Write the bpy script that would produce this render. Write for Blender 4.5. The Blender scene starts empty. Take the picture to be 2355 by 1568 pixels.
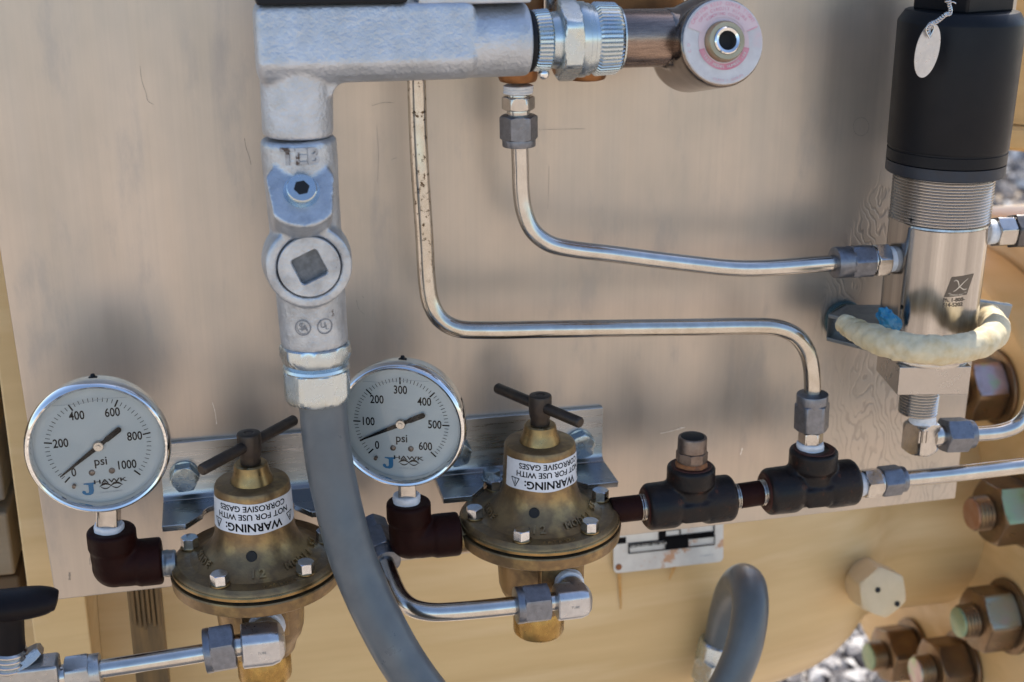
import bpy, bmesh, math, random
import numpy as np
from mathutils import Vector, Matrix, noise as mnoise
random.seed(7)
R_ = math.radians
scene = bpy.context.scene
COL = scene.collection

# ------------------------------------------------------------------ camera
LENS, PIT, YAW, D0 = 47.0, R_(19), R_(12.5), .74
cF = Vector((math.sin(YAW) * math.cos(PIT), math.cos(YAW) * math.cos(PIT), -math.sin(PIT)))
cR = Vector((math.cos(YAW), -math.sin(YAW), 0))
cU = cR.cross(cF)
cC = -D0 * cF
cam = bpy.data.objects.new('camera', bpy.data.cameras.new('camera'))
COL.objects.link(cam)
cam.matrix_world = Matrix(((cR.x, cU.x, -cF.x, cC.x), (cR.y, cU.y, -cF.y, cC.y), (cR.z, cU.z, -cF.z, cC.z), (0, 0, 0, 1)))
cam.data.lens = LENS
cam.data.sensor_width = 36
cam.data.clip_start = .01
cam.data.clip_end = 600
cam.data.dof.use_dof = True
cam.data.dof.focus_distance = .665
cam.data.dof.aperture_fstop = 10
scene.camera = cam

# ------------------------------------------------------------------ light
SUN_AZ, SUN_EL = R_(37), R_(52)          # azimuth clockwise from +Y (behind the panel, to the right)
world = bpy.data.worlds.new('World')
scene.world = world
world.use_nodes = True
wn = world.node_tree
sky = wn.nodes.new('ShaderNodeTexSky')
sky.sky_type = 'NISHITA'
sky.sun_disc = False
sky.sun_elevation = SUN_EL
sky.sun_rotation = SUN_AZ
sky.dust_density = 1.0
bg = wn.nodes['Background']
bg.inputs['Strength'].default_value = .15
wn.links.new(sky.outputs[0], bg.inputs[0])
sd = bpy.data.lights.new('sun', 'SUN')
sd.energy = 4.0
sd.angle = R_(.5)
sd.color = (1, .93, .82)
sun = bpy.data.objects.new('sun', sd)
COL.objects.link(sun)
sun.location = (1, 1.5, 3)
sdir = Vector((math.sin(SUN_AZ) * math.cos(SUN_EL), math.cos(SUN_AZ) * math.cos(SUN_EL), math.sin(SUN_EL)))
sun.rotation_euler = sdir.to_track_quat('Z', 'Y').to_euler()
vs = scene.view_settings
vs.view_transform = 'Standard'
vs.look = 'None'
vs.gamma = 1
vs.use_curve_mapping = False
vs.exposure = 0.95

# ------------------------------------------------------------------ survey: points measured on the photo -> metres in the place
FD = LENS / 36 * 2354


def ray(x, y):
    return cF + (x - 1177) / FD * cR - (y - 784) / FD * cU


def P(x, y, h):                       # point standing h metres in front of the panel
    r = ray(x, y)
    return cC + r * ((-h - cC.y) / r.y)


def PZ(x, y, z):
    r = ray(x, y)
    return cC + r * ((z - cC.z) / r.z)


def PX(x, y, X):
    r = ray(x, y)
    return cC + r * ((X - cC.x) / r.x)


def S(px, p):                         # size in metres of px at the distance of p
    return px * (Vector(p) - cC).dot(cF) / FD


# ------------------------------------------------------------------ materials
MATS = {}


def mat(name, base, metal=0., rough=.5, var=None, vscale=60, vpos=(.35, .65), bump=0., bscale=600, bdet=3, rvar=0., stretch=None,
        spots=None, coat=0., aniso=0., spec=.5):
    m = bpy.data.materials.new(name)
    m.use_nodes = True
    nt = m.node_tree
    b = nt.nodes['Principled BSDF']
    b.inputs['Base Color'].default_value = (*base, 1)
    b.inputs['Metallic'].default_value = metal
    b.inputs['Roughness'].default_value = rough
    b.inputs['Coat Weight'].default_value = coat
    b.inputs['Coat Roughness'].default_value = .15
    b.inputs['Anisotropic'].default_value = aniso
    b.inputs['Specular IOR Level'].default_value = spec
    tc = nt.nodes.new('ShaderNodeTexCoord')
    src = tc.outputs['Object']
    if stretch:
        mp = nt.nodes.new('ShaderNodeMapping')
        mp.inputs['Scale'].default_value = stretch
        nt.links.new(src, mp.inputs[0])
        src = mp.outputs[0]

    def nz(scale, det=4, rg=.6, s=None):
        n = nt.nodes.new('ShaderNodeTexNoise')
        n.inputs['Scale'].default_value = scale
        n.inputs['Detail'].default_value = det
        n.inputs['Roughness'].default_value = rg
        nt.links.new(s or src, n.inputs['Vector'])
        return n.outputs['Fac']

    def ramp(fac, stops):
        r = nt.nodes.new('ShaderNodeValToRGB')
        el = r.color_ramp.elements
        while len(el) < len(stops):
            el.new(.5)
        for e, (p, c) in zip(el, stops):
            e.position = p
            e.color = (*c, 1)
        nt.links.new(fac, r.inputs[0])
        return r.outputs[0]
    col = None
    if var:
        if not isinstance(var[0], (tuple, list)):
            var = [var]
        n = len(var)
        stops = [(vpos[0] + (vpos[1] - vpos[0]) * i / n, c) for i, c in enumerate([base] + list(var))]
        col = ramp(nz(vscale), stops)
    if spots:
        sc_, lo, c = spots
        f = ramp(nz(sc_, 6, .7, tc.outputs['Object']), [(lo, (0, 0, 0)), (lo + .05, (1, 1, 1))])
        mx = nt.nodes.new('ShaderNodeMixRGB')
        nt.links.new(f, mx.inputs[0])
        if col:
            nt.links.new(col, mx.inputs[1])
        else:
            mx.inputs[1].default_value = (*base, 1)
        mx.inputs[2].default_value = (*c, 1)
        col = mx.outputs[0]
    if col:
        nt.links.new(col, b.inputs['Base Color'])
    if rvar:
        mr = nt.nodes.new('ShaderNodeMapRange')
        mr.inputs['From Min'].default_value = .3
        mr.inputs['From Max'].default_value = .7
        mr.inputs['To Min'].default_value = max(.02, rough - rvar)
        mr.inputs['To Max'].default_value = min(1, rough + rvar)
        nt.links.new(nz(vscale * 2.3, 5), mr.inputs[0])
        nt.links.new(mr.outputs[0], b.inputs['Roughness'])
    if bump:
        bp = nt.nodes.new('ShaderNodeBump')
        bp.inputs['Strength'].default_value = bump
        bp.inputs['Distance'].default_value = .0006
        nt.links.new(nz(bscale, bdet), bp.inputs['Height'])
        nt.links.new(bp.outputs[0], b.inputs['Normal'])
    MATS[name] = m
    return m


CAST = mat('cast_aluminium', (.50, .53, .58), .72, .40, (.42, .445, .48), 90, bump=1., bscale=520, bdet=4, rvar=.08)
CASTWORN = mat('cast_aluminium_worn', (.48, .51, .55), .72, .38, [(.42, .445, .48), (.34, .36, .39)], 110, bump=.8, bscale=520, bdet=4, rvar=.08,
               spots=(110, .69, (.06, .045, .04)))
STEEL = mat('stainless', (0.541, 0.517, 0.492), 1, .2, (0.459, 0.435, 0.41), 160, rvar=.07, bump=.05, bscale=900)
STEELTUBE = mat('stainless_tube', (0.574, 0.549, 0.517), 1, .2, (0.492, 0.467, 0.435), 120, rvar=.07, bump=.04, bscale=500)
STEELSPOT = mat('stainless_tube_spotted', (0.558, 0.525, 0.476), 1, .2, (0.476, 0.435, 0.377), 120, rvar=.07, bump=.04, bscale=500,
                spots=(300, .565, (.09, .062, .04)))
def upper_only(m, z0, z1):
    nt = m.node_tree
    mx = [n for n in nt.nodes if n.type == 'MIX_RGB'][0]
    src = mx.inputs[0].links[0].from_socket
    sp = nt.nodes.new('ShaderNodeSeparateXYZ')
    nt.links.new([n for n in nt.nodes if n.type == 'TEX_COORD'][0].outputs['Object'], sp.inputs[0])
    mr = nt.nodes.new('ShaderNodeMapRange')
    mr.inputs['From Min'].default_value = z0
    mr.inputs['From Max'].default_value = z1
    nt.links.new(sp.outputs['Z'], mr.inputs[0])
    mu = nt.nodes.new('ShaderNodeMath')
    mu.operation = 'MULTIPLY'
    nt.links.new(src, mu.inputs[0])
    nt.links.new(mr.outputs[0], mu.inputs[1])
    nt.links.new(mu.outputs[0], mx.inputs[0])


upper_only(STEELSPOT, -.125, -.085)
TURNEDBANDS = mat('stainless_painted_bands', (.60, .57, .54), 1, .19, [(.46, .435, .41), (.34, .32, .305)], 1, vpos=(.35, .66), stretch=(150, 150, 1.5), rvar=.05)  # vertical pale and dark bands in the colour stand for reflections
MACHINED = mat('machined_stainless', (.44, .415, .395), 1, .25, (.42, .395, .375), 60, rvar=.05)
CHROME = mat('chrome', (0.72, 0.72, 0.72), 1, .07, rvar=.04, vscale=60)
NUTGREY = mat('grey_nut', (0.166, 0.173, 0.194), .85, .36, (0.216, 0.223, 0.252), 300, rvar=.1, bump=.12, bscale=900)
ZINC = mat('zinc', (0.522, 0.576, 0.594), 1, .26, [(0.486, 0.549, 0.594), (0.567, 0.576, 0.513)], 60, vpos=(.25, .75), rvar=.08, bump=.06, bscale=400)
ZINCBOLT = mat('zinc_bolt', (0.357, 0.425, 0.459), .95, .33, (0.442, 0.476, 0.468), 300, rvar=.1, bump=.2, bscale=500)
BRASS = mat('bronze', (.27, .18, .085), .7, .39, [(.19, .125, .065), (.34, .23, .10)], 60, rvar=.1, bump=.25, bscale=900, spots=(170, .70, (.08, .055, .035)))
BRASSBRIGHT = mat('brass_bright', (0.391, 0.255, 0.085), .95, .3, (0.281, 0.178, 0.0638), 160, rvar=.1, bump=.1, bscale=600, spots=(240, .68, (.06, .045, .03)))
BRASSRIM = mat('brass_rim', (.36, .235, .10), .95, .33, (0.212, 0.153, 0.0765), 100, rvar=.1)
DARKBRONZE = mat('dark_bronze', (0.0385, 0.0294, 0.0252), .55, .42, (0.0595, 0.0434, 0.0315), 200, rvar=.08, bump=.12, bscale=800)
COPPER = mat('copper_orange', (0.288, 0.128, 0.048), .8, .4, (0.208, 0.096, 0.04), 120, rvar=.1)
PIPEBROWN = mat('brown_pipe', (0.3, 0.225, 0.188), 1, .27, (0.21, 0.158, 0.135), 160, rvar=.08, stretch=(1, 9, 9))
HOUSING = mat('polished_housing', (.26, .22, .195), 1, .15, (.18, .15, .13), 60, rvar=.05)
MAROONFACE = mat('maroon_face', (.042, .011, .009), 0, .5, (.06, .02, .014), 120, bump=.3, bscale=500, spec=.2)
MAROON = mat('maroon_fitting', (.013, .0028, .0020), 0, .52, (.022, .005, .0032), 60, rvar=.08, bump=.3, bscale=500, spec=.11)
BLACKIRON = mat('black_iron', (.0055, .0055, .007), 0, .40, (.016, .009, .007), 70, rvar=.12, bump=.6, bscale=380, spec=.24,
                spots=(150, .60, (.050, .017, .009)))
RUSTY = mat('rusty_steel', (.23, .18, .15), .8, .4, (.15, .11, .09), 200, rvar=.1, spots=(350, .66, (.22, .09, .03)))
RUST = mat('rust', (.33, .12, .035), 0, .8, (.18, .07, .03), 400, bump=.4)
TAPE = mat('thread_tape', (0.72, 0.738, 0.765), 0, .5, (0.63, 0.648, 0.684), 500, bump=.5, bscale=1100)
PVC = mat('grey_pvc', (.105, .120, .130), 0, .36, [(.085, .098, .108), (.125, .135, .14)], 26, vpos=(.3, .7), rvar=.10, bump=.08, bscale=60, spots=(70, .70, (.19, .20, .205)))
TAN = mat('tan_paint', (.68, .48, .235), 0, .42, [(.60, .41, .19), (.72, .53, .29)], 11, vpos=(.3, .7), rvar=.08, bump=.15, bscale=60, stretch=(.3, 1, 2.6), spots=(34, .70, (.50, .33, .14)))
TANPLUG = mat('tan_paint_plug', (0.638, 0.495, 0.308), 0, .4, (0.572, 0.44, 0.264), 60, bump=.1, bscale=300)
TANDARK = mat('tan_paint_dark', (.16, .09, .028), 0, .5, (.085, .05, .016), 30, bump=.15, bscale=200, stretch=(6, 6, .6))  # darker brown tan, varied in vertical streaks
PLATED = mat('yellow_zinc', (0.24, 0.172, 0.092), .85, .36, [(0.2, 0.132, 0.08), (0.168, 0.12, 0.068), (0.248, 0.168, 0.12)], 34, vpos=(.3, .75), rvar=.1, bump=.2, bscale=300,
             spots=(60, .68, (.10, .065, .035)))
PLATEDPALE = mat('yellow_zinc_pale', (.36, .31, .25), .7, .36, [(.33, .33, .24), (.38, .28, .26)], 40, vpos=(.3, .7), rvar=.1, bump=.2, bscale=300)
BLACKPL = mat('black_plastic', (.0055, .0062, .0085), 0, .42, (.008, .0085, .011), 40, rvar=.05, bump=.06, bscale=1500, spec=.2)
BLACKBR = mat('black_handle', (.005, .004, .005), 0, .5, (.010, .006, .006), 70, bump=.2, bscale=500, spec=.15)
FOAM = mat('beige_foam', (0.54, 0.43, 0.235), 0, .6, [(0.612, 0.527, 0.357), (0.459, 0.34, 0.162)], 45, vpos=(.3, .7), bump=.5, bscale=160, bdet=6)
DIAL = mat('dial_white', (.54, .575, .58), 0, .5)
INK = mat('ink_black', (.003, .003, .004), 0, .6, spec=.1)
INKBLUE = mat('ink_blue', (.015, .17, .36), 0, .5)
INKFAINT = mat('ink_faint', (.32, .37, .42), 0, .5)
PINK = mat('ink_pink', (.62, .27, .33), 0, .6, (.66, .42, .45), 200)
PINKPALE = mat('ink_pink_pale', (0.63, 0.486, 0.495), 0, .6)
CRIMSON = mat('ink_crimson', (.50, .12, .19), 0, .6, (.62, .36, .40), 60)
LABELWHITE = mat('label_white', (.60, .585, .58), 0, .5, [(.52, .50, .50), (.58, .46, .46)], 95, vpos=(.35, .75), bump=.1, bscale=300)
STICKER = mat('sticker_white', (0.684, 0.693, 0.72), 0, .45, (0.612, 0.621, 0.648), 250, bump=.1, bscale=300)
BLUEPL = mat('blue_plastic', (0.008, 0.136, 0.272), 0, .3, (0.012, 0.192, 0.36), 150)
TEAL = mat('teal_washer', (.05, .10, .12), .6, .35, (.08, .15, .17), 80)
GALV = mat('galvanised', (0.3, 0.323, 0.338), .9, .36, (0.247, 0.27, 0.285), 90, rvar=.1)
ALU = mat('angle_aluminium', (0.432, 0.439, 0.446), 1, .3, (0.374, 0.382, 0.396), 60, rvar=.08, bump=.06, bscale=900, stretch=(.25, 1, 4), spots=(260, .73, (.2, .2, .2)))
ETCH = mat('etched_dark', (.13, .105, .085), .5, .42)
PLATEWHITE = mat('nameplate_white', (.66, .66, .63), .1, .35, (.56, .55, .53), 60, spots=(42, .585, (.50, .30, .19)))
DARK = mat('dark_void', (.004, .004, .005), 0, .7)
SEAL = mat('dark_gasket', (.008, .009, .012), 0, .5, spec=.2)


def glass_mat():
    m = bpy.data.materials.new('gauge_glass')
    m.use_nodes = True
    nt = m.node_tree
    nt.nodes.remove(nt.nodes['Principled BSDF'])
    tr = nt.nodes.new('ShaderNodeBsdfTransparent')
    tr.inputs[0].default_value = (.95, .97, .98, 1)
    gl = nt.nodes.new('ShaderNodeBsdfGlossy')
    gl.inputs['Roughness'].default_value = .03
    fr = nt.nodes.new('ShaderNodeFresnel')
    fr.inputs[0].default_value = 1.45
    mx = nt.nodes.new('ShaderNodeMixShader')
    nt.links.new(fr.outputs[0], mx.inputs[0])
    nt.links.new(tr.outputs[0], mx.inputs[1])
    nt.links.new(gl.outputs[0], mx.inputs[2])
    nt.links.new(mx.outputs[0], nt.nodes['Material Output'].inputs[0])
    return m


GLASS = glass_mat()


def panel_mat():
    """mill-finish aluminium: vertical rolling streaks, blotches, and rippled etching beside the sensor"""
    m = bpy.data.materials.new('panel_aluminium')
    m.use_nodes = True
    nt = m.node_tree
    L = nt.links.new
    b = nt.nodes['Principled BSDF']
    b.inputs['Metallic'].default_value = .68
    b.inputs['Specular IOR Level'].default_value = .3
    tc = nt.nodes.new('ShaderNodeTexCoord').outputs['Object']

    def node(t, **kw):
        n = nt.nodes.new(t)
        for k, v in kw.items():
            n.inputs[k].default_value = v
        return n

    def mapped(scale, rot=(0, 0, 0), loc=(0, 0, 0)):
        n = node('ShaderNodeMapping', Scale=scale, Rotation=rot, Location=loc)
        L(tc, n.inputs[0])
        return n.outputs[0]

    def noise(v, sc, det=4, rg=.6):
        n = node('ShaderNodeTexNoise', Scale=sc, Detail=det, Roughness=rg)
        L(v, n.inputs['Vector'])
        return n.outputs['Fac']

    def math2(op, a, c, clamp=False):
        n = nt.nodes.new('ShaderNodeMath')
        n.operation = op
        n.use_clamp = clamp
        for i, q in enumerate((a, c)):
            if isinstance(q, (int, float)):
                n.inputs[i].default_value = q
            else:
                L(q, n.inputs[i])
        return n.outputs[0]

    def mr(v, a, c, d, e):
        n = node('ShaderNodeMapRange')
        n.interpolation_type = 'SMOOTHSTEP'
        for i, q in enumerate((a, c, d, e)):
            n.inputs[i + 1].default_value = q
        L(v, n.inputs[0])
        return n.outputs[0]
    streak = noise(mapped((420, 1, 6)), 1, 5, .7)
    wide = noise(mapped((60, 1, 5)), 1, 3)
    blot = noise(mapped((14, 1, 9)), 1, 4)
    # ripple mask: two soft ellipses
    def ell(x, y, a, rx, rz):
        p = P(x, y, 0)
        n = node('ShaderNodeMapping', Scale=(1 / rx, 0, 1 / rz))
        n.vector_type = 'POINT'
        s = nt.nodes.new('ShaderNodeVectorMath')
        s.operation = 'SUBTRACT'
        s.inputs[1].default_value = p
        L(tc, s.inputs[0])
        r = nt.nodes.new('ShaderNodeVectorRotate')
        r.rotation_type = 'Y_AXIS'
        r.inputs['Angle'].default_value = a
        L(s.outputs[0], r.inputs['Vector'])
        L(r.outputs[0], n.inputs[0])
        ln = nt.nodes.new('ShaderNodeVectorMath')
        ln.operation = 'LENGTH'
        L(n.outputs[0], ln.inputs[0])
        return mr(ln.outputs['Value'], .35, 1.1, 1., 0.)
    mask = math2('MAXIMUM', ell(1985, 560, R_(-24), .016, .066), ell(2010, 960, R_(12), .036, .062))
    mask = math2('MAXIMUM', mask, ell(2120, 1110, R_(0), .03, .02))
    mask = math2('MULTIPLY', mask, mr(noise(mapped((60, 60, 40)), 1, 3), .33, .5, .25, 1.))
    nf = noise(mapped((34, 1, 17), rot=(0, R_(12), 0)), 1, 3, .5)
    sx = nt.nodes.new('ShaderNodeSeparateXYZ')
    L(mapped((1, 1, 1), rot=(0, R_(14), 0)), sx.inputs[0])
    ph = math2('ADD', math2('MULTIPLY', nf, 88.), math2('MULTIPLY', sx.outputs[0], 1300.))
    n2 = noise(mapped((120, 1, 40)), 1, 3)
    ph = math2('ADD', ph, math2('MULTIPLY', n2, 15.))
    sn = nt.nodes.new('ShaderNodeMath')
    sn.operation = 'SINE'
    L(ph, sn.inputs[0])
    rip = mr(sn.outputs[0], -1., -.1, 0., 1.)
    ripm = math2('MULTIPLY', math2('SUBTRACT', 1., rip), mask)
    # colour
    r = nt.nodes.new('ShaderNodeValToRGB')
    r.color_ramp.elements[0].position = .3
    r.color_ramp.elements[0].color = (.445, .40, .345, 1)
    r.color_ramp.elements[1].position = .72
    r.color_ramp.elements[1].color = (.585, .50, .42, 1)
    L(blot, r.inputs[0])
    mx = nt.nodes.new('ShaderNodeMixRGB')
    mx.blend_type = 'MULTIPLY'
    st = nt.nodes.new('ShaderNodeValToRGB')
    st.color_ramp.elements[0].color = (.88, .88, .89, 1)
    st.color_ramp.elements[0].position = .25
    st.color_ramp.elements[1].color = (1, 1, 1, 1)
    st.color_ramp.elements[1].position = .6
    L(streak, st.inputs[0])
    mx.inputs[0].default_value = .5
    L(r.outputs[0], mx.inputs[1])
    L(st.outputs[0], mx.inputs[2])
    m2 = nt.nodes.new('ShaderNodeMixRGB')
    L(math2('MULTIPLY', ripm, .45), m2.inputs[0])
    L(mx.outputs[0], m2.inputs[1])
    m2.inputs[2].default_value = (.27, .235, .21, 1)
    # grime: soft vertical smears, slightly rougher and darker
    gr = mr(noise(mapped((38, 1, 11)), 1, 6, .7), .52, .70, 0., 1.)
    mg = nt.nodes.new('ShaderNodeMixRGB')
    L(math2('MULTIPLY', gr, .38), mg.inputs[0])
    L(m2.outputs[0], mg.inputs[1])
    mg.inputs[2].default_value = (.34, .315, .30, 1)
    m2 = mg
    # a few specks
    sp = mr(noise(mapped((150, 1, 110)), 1, 5, .75), .74, .78, 0., 1.)
    m3 = nt.nodes.new('ShaderNodeMixRGB')
    L(math2('MULTIPLY', sp, .5), m3.inputs[0])
    L(m2.outputs[0], m3.inputs[1])
    m3.inputs[2].default_value = (.25, .22, .2, 1)
    L(m3.outputs[0], b.inputs['Base Color'])
    ro = math2('ADD', mr(wide, .3, .7, .32, .39), math2('ADD', math2('MULTIPLY', mask, .04), math2('MULTIPLY', gr, .06)))
    L(ro, b.inputs['Roughness'])
    b.inputs['Anisotropic'].default_value = .0
    hgt = math2('ADD', math2('MULTIPLY', streak, .05), math2('MULTIPLY', ripm, -.75))
    bp = node('ShaderNodeBump', Strength=.35, Distance=.0006)
    L(hgt, bp.inputs['Height'])
    L(bp.outputs[0], b.inputs['Normal'])
    return m


PANEL = panel_mat()


def gravel_mat(name, stones):
    m = bpy.data.materials.new(name)
    m.use_nodes = True
    nt = m.node_tree
    L = nt.links.new
    b = nt.nodes['Principled BSDF']
    b.inputs['Roughness'].default_value = .9
    tc = nt.nodes.new('ShaderNodeTexCoord').outputs['Object']
    r = nt.nodes.new('ShaderNodeValToRGB')
    el = r.color_ramp.elements
    cols = [(.22, .175, .135), (.40, .32, .245), (.50, .41, .32), (.60, .51, .42)] if not stones else \
        [(.05, .045, .045), (.17, .155, .15), (.34, .32, .31), (.55, .52, .49)]
    while len(el) < 4:
        el.new(.5)
    for e, p, c in zip(el, (.1, .4, .65, .9), cols):
        e.position = p
        e.color = (*c, 1)
    if stones:
        g = nt.nodes.new('ShaderNodeNewGeometry')
        L(g.outputs['Random Per Island'], r.inputs[0])
    else:
        v = nt.nodes.new('ShaderNodeTexVoronoi')
        v.inputs['Scale'].default_value = 26
        L(tc, v.inputs['Vector'])
        s = nt.nodes.new('ShaderNodeSeparateColor')
        L(v.outputs['Color'], s.inputs[0])
        L(s.outputs[0], r.inputs[0])
        bp = nt.nodes.new('ShaderNodeBump')
        bp.inputs['Strength'].default_value = .8
        bp.inputs['Distance'].default_value = .02
        bp.invert = True
        L(v.outputs['Distance'], bp.inputs['Height'])
        L(bp.outputs[0], b.inputs['Normal'])
    L(r.outputs[0], b.inputs['Base Color'])
    return m


# ------------------------------------------------------------------ geometry helpers  (a geo is (verts, faces))
def frame(p, d, up=(0, -1, 0)):
    """matrix at p, local z along d, local x as near to `up` as possible (default: out of the panel)"""
    z = Vector(d).normalized()
    x = Vector(up) - z * Vector(up).dot(z)
    if x.length < 1e-4:
        x = Vector((0, 0, 1)) - z * z.z
    x.normalize()
    y = z.cross(x)
    return Matrix(((x.x, y.x, z.x, p[0]), (x.y, y.y, z.y, p[1]), (x.z, y.z, z.z, p[2]), (0, 0, 0, 1)))


def xf(g, M):
    return [M @ Vector(v) for v in g[0]], g[1]


def join(gs):
    V, Fc = [], []
    for v, f in gs:
        o = len(V)
        V += list(v)
        Fc += [tuple(i + o for i in q) for q in f]
    return V, Fc


def lathe(prof, n=48, shape=None, caps=True):
    """revolve (t, r) pairs round local z; shape(theta, r, t) -> radius"""
    V, Fc = [], []
    for t, r in prof:
        for k in range(n):
            a = 2 * math.pi * k / n
            rr = shape(a, r, t) if shape else r
            V.append(Vector((rr * math.cos(a), rr * math.sin(a), t)))
    for i in range(len(prof) - 1):
        for k in range(n):
            k2 = (k + 1) % n
            Fc.append((i * n + k, i * n + k2, (i + 1) * n + k2, (i + 1) * n + k))
    if caps:
        if prof[0][1] > 1e-6:
            Fc.append(tuple(reversed(range(n))))
        if prof[-1][1] > 1e-6:
            o = (len(prof) - 1) * n
            Fc.append(tuple(range(o, o + n)))
    return V, Fc


def polyR(a, sides, rot=0.):
    w = 2 * math.pi / sides
    b = (a - rot + w / 2) % w - w / 2
    return 1 / math.cos(b)


def hexgeo(t0, t1, R, sides=6, rot=0., ch0=True, ch1=True, n=72):
    """hex (corner radius R) with turned chamfers at the ends; a flat faces local x"""
    af = R * math.cos(math.pi / sides)
    c = R - af
    cham = []
    lim = []
    st = [0, .3, .65, 1.]
    prof = []
    if ch0:
        for s in st:
            prof.append((t0 + c * .6 * s, af * .985 + (R * 1.001 - af * .985) * s))
    else:
        prof.append((t0, R * 1.01))
    if ch1:
        for s in reversed(st):
            prof.append((t1 - c * .6 * s, af * .985 + (R * 1.001 - af * .985) * s))
    else:
        prof.append((t1, R * 1.01))
    return lathe(prof, n, lambda a, r, t: min(r, af * polyR(a, sides, rot)))


def cyl(t0, t1, r, ch=.06, n=48, r1=None):
    r1 = r if r1 is None else r1
    c = min(ch * r, abs(t1 - t0) * .3)
    return lathe([(t0, r - c), (t0 + c * .3, r - c * .3), (t0 + c, r), (t1 - c, r1), (t1 - c * .3, r1 - c * .3), (t1, r1 - c)], n)


def thread(t0, t1, r, pitch, depth=None, n=56, r1=None):
    depth = depth or pitch * .45
    r1 = r if r1 is None else r1
    k = max(2, int(abs(t1 - t0) / pitch))
    prof = []
    for i in range(k):
        a = t0 + (t1 - t0) * i / k
        d = (t1 - t0) / k
        rr = r + (r1 - r) * i / k
        prof += [(a, rr - depth), (a + d * .35, rr), (a + d * .6, rr)]
    prof.append((t1, r1 - depth))
    return lathe(prof, n)


def tape(t0, t1, r, n=40, seed=0):
    """wound white thread tape, slightly lumpy"""
    k = 9
    prof = [(t0, r * .9)] + [(t0 + (t1 - t0) * (i + .5) / k, r * (1 + .02 * ((i * 7 + seed) % 3 - 1))) for i in range(k)] + [(t1, r * .88)]
    return lathe(prof, n, lambda a, q, t: q * (1 + .022 * math.sin(3 * a + t * 900 + seed) + .012 * math.sin(7 * a + seed)))


def knurl(t0, t1, r, teeth=48, depth=.04, r1=None):
    r1 = r if r1 is None else r1
    n = teeth * 4
    sh = lambda a, q, t: q * (1 - depth * (1 if (int(a / (2 * math.pi) * n + .01) % 4) in (0,) else 0))
    c = abs(t1 - t0) * .12
    return lathe([(t0, r * .93), (t0 + c, r), (t1 - c, r1), (t1, r1 * .93)], n, sh)


def box(M, sx, sy, sz):
    V = [M @ Vector((x * sx / 2, y * sy / 2, z * sz / 2)) for x in (-1, 1) for y in (-1, 1) for z in (-1, 1)]
    return V, [(0, 1, 3, 2), (4, 6, 7, 5), (0, 4, 5, 1), (2, 3, 7, 6), (0, 2, 6, 4), (1, 5, 7, 3)]


def hull8(a, b):
    """solid between two quads (4 points each, same winding)"""
    V = [Vector(p) for p in list(a) + list(b)]
    return V, [(3, 2, 1, 0), (4, 5, 6, 7), (0, 1, 5, 4), (1, 2, 6, 5), (2, 3, 7, 6), (3, 0, 4, 7)]


def extrude(poly, d):
    """prism of a planar polygon (list of points) along vector d"""
    n = len(poly)
    V = [Vector(p) for p in poly] + [Vector(p) + Vector(d) for p in poly]
    return V, [tuple(reversed(range(n))), tuple(range(n, 2 * n))] + [(i, (i + 1) % n, n + (i + 1) % n, n + i) for i in range(n)]


def catmull(pts, sub=8):
    pts = [Vector(p) for p in pts]
    if len(pts) < 3:
        return [pts[0].lerp(pts[1], i / sub) for i in range(sub + 1)]
    ext = [pts[0] * 2 - pts[1]] + pts + [pts[-1] * 2 - pts[-2]]
    out = []
    for i in range(1, len(ext) - 2):
        p0, p1, p2, p3 = ext[i - 1:i + 3]
        # centripetal
        t0 = 0
        t1 = t0 + max(1e-6, (p1 - p0).length) ** .5
        t2 = t1 + max(1e-6, (p2 - p1).length) ** .5
        t3 = t2 + max(1e-6, (p3 - p2).length) ** .5
        for k in range(sub):
            t = t1 + (t2 - t1) * k / sub
            a1 = p0 * ((t1 - t) / (t1 - t0)) + p1 * ((t - t0) / (t1 - t0))
            a2 = p1 * ((t2 - t) / (t2 - t1)) + p2 * ((t - t1) / (t2 - t1))
            a3 = p2 * ((t3 - t) / (t3 - t2)) + p3 * ((t - t2) / (t3 - t2))
            b1 = a1 * ((t2 - t) / (t2 - t0)) + a2 * ((t - t0) / (t2 - t0))
            b2 = a2 * ((t3 - t) / (t3 - t1)) + a3 * ((t - t1) / (t3 - t1))
            out.append(b1 * ((t2 - t) / (t2 - t1)) + b2 * ((t - t1) / (t2 - t1)))
    out.append(pts[-1])
    return out


def sweep(pts, r, n=24, sub=8, rfun=None, smooth=2, sq=None):
    path = catmull(pts, sub) if sub else [Vector(p) for p in pts]
    for _ in range(smooth):
        path = [path[0]] + [(path[i - 1] + path[i] * 2 + path[i + 1]) / 4 for i in range(1, len(path) - 1)] + [path[-1]]
    V, Fc = [], []
    m = len(path)
    x = None
    for i, p in enumerate(path):
        t = (path[min(i + 1, m - 1)] - path[max(i - 1, 0)]).normalized()
        if x is None:
            x = Vector((0, -1, 0)) - t * Vector((0, -1, 0)).dot(t)
            if x.length < .1:
                x = Vector((0, 0, 1)) - t * t.z
        x = (x - t * x.dot(t)).normalized()
        y = t.cross(x)
        for k in range(n):
            a = 2 * math.pi * k / n
            rr = rfun(i / (m - 1), a) if rfun else r
            sx, sy = sq if sq else (1, 1)
            V.append(p + x * (rr * sx * math.cos(a)) + y * (rr * sy * math.sin(a)))
    for i in range(m - 1):
        for k in range(n):
            k2 = (k + 1) % n
            Fc.append((i * n + k, i * n + k2, (i + 1) * n + k2, (i + 1) * n + k))
    Fc.append(tuple(reversed(range(n))))
    Fc.append(tuple(range((m - 1) * n, m * n)))
    return V, Fc


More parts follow.
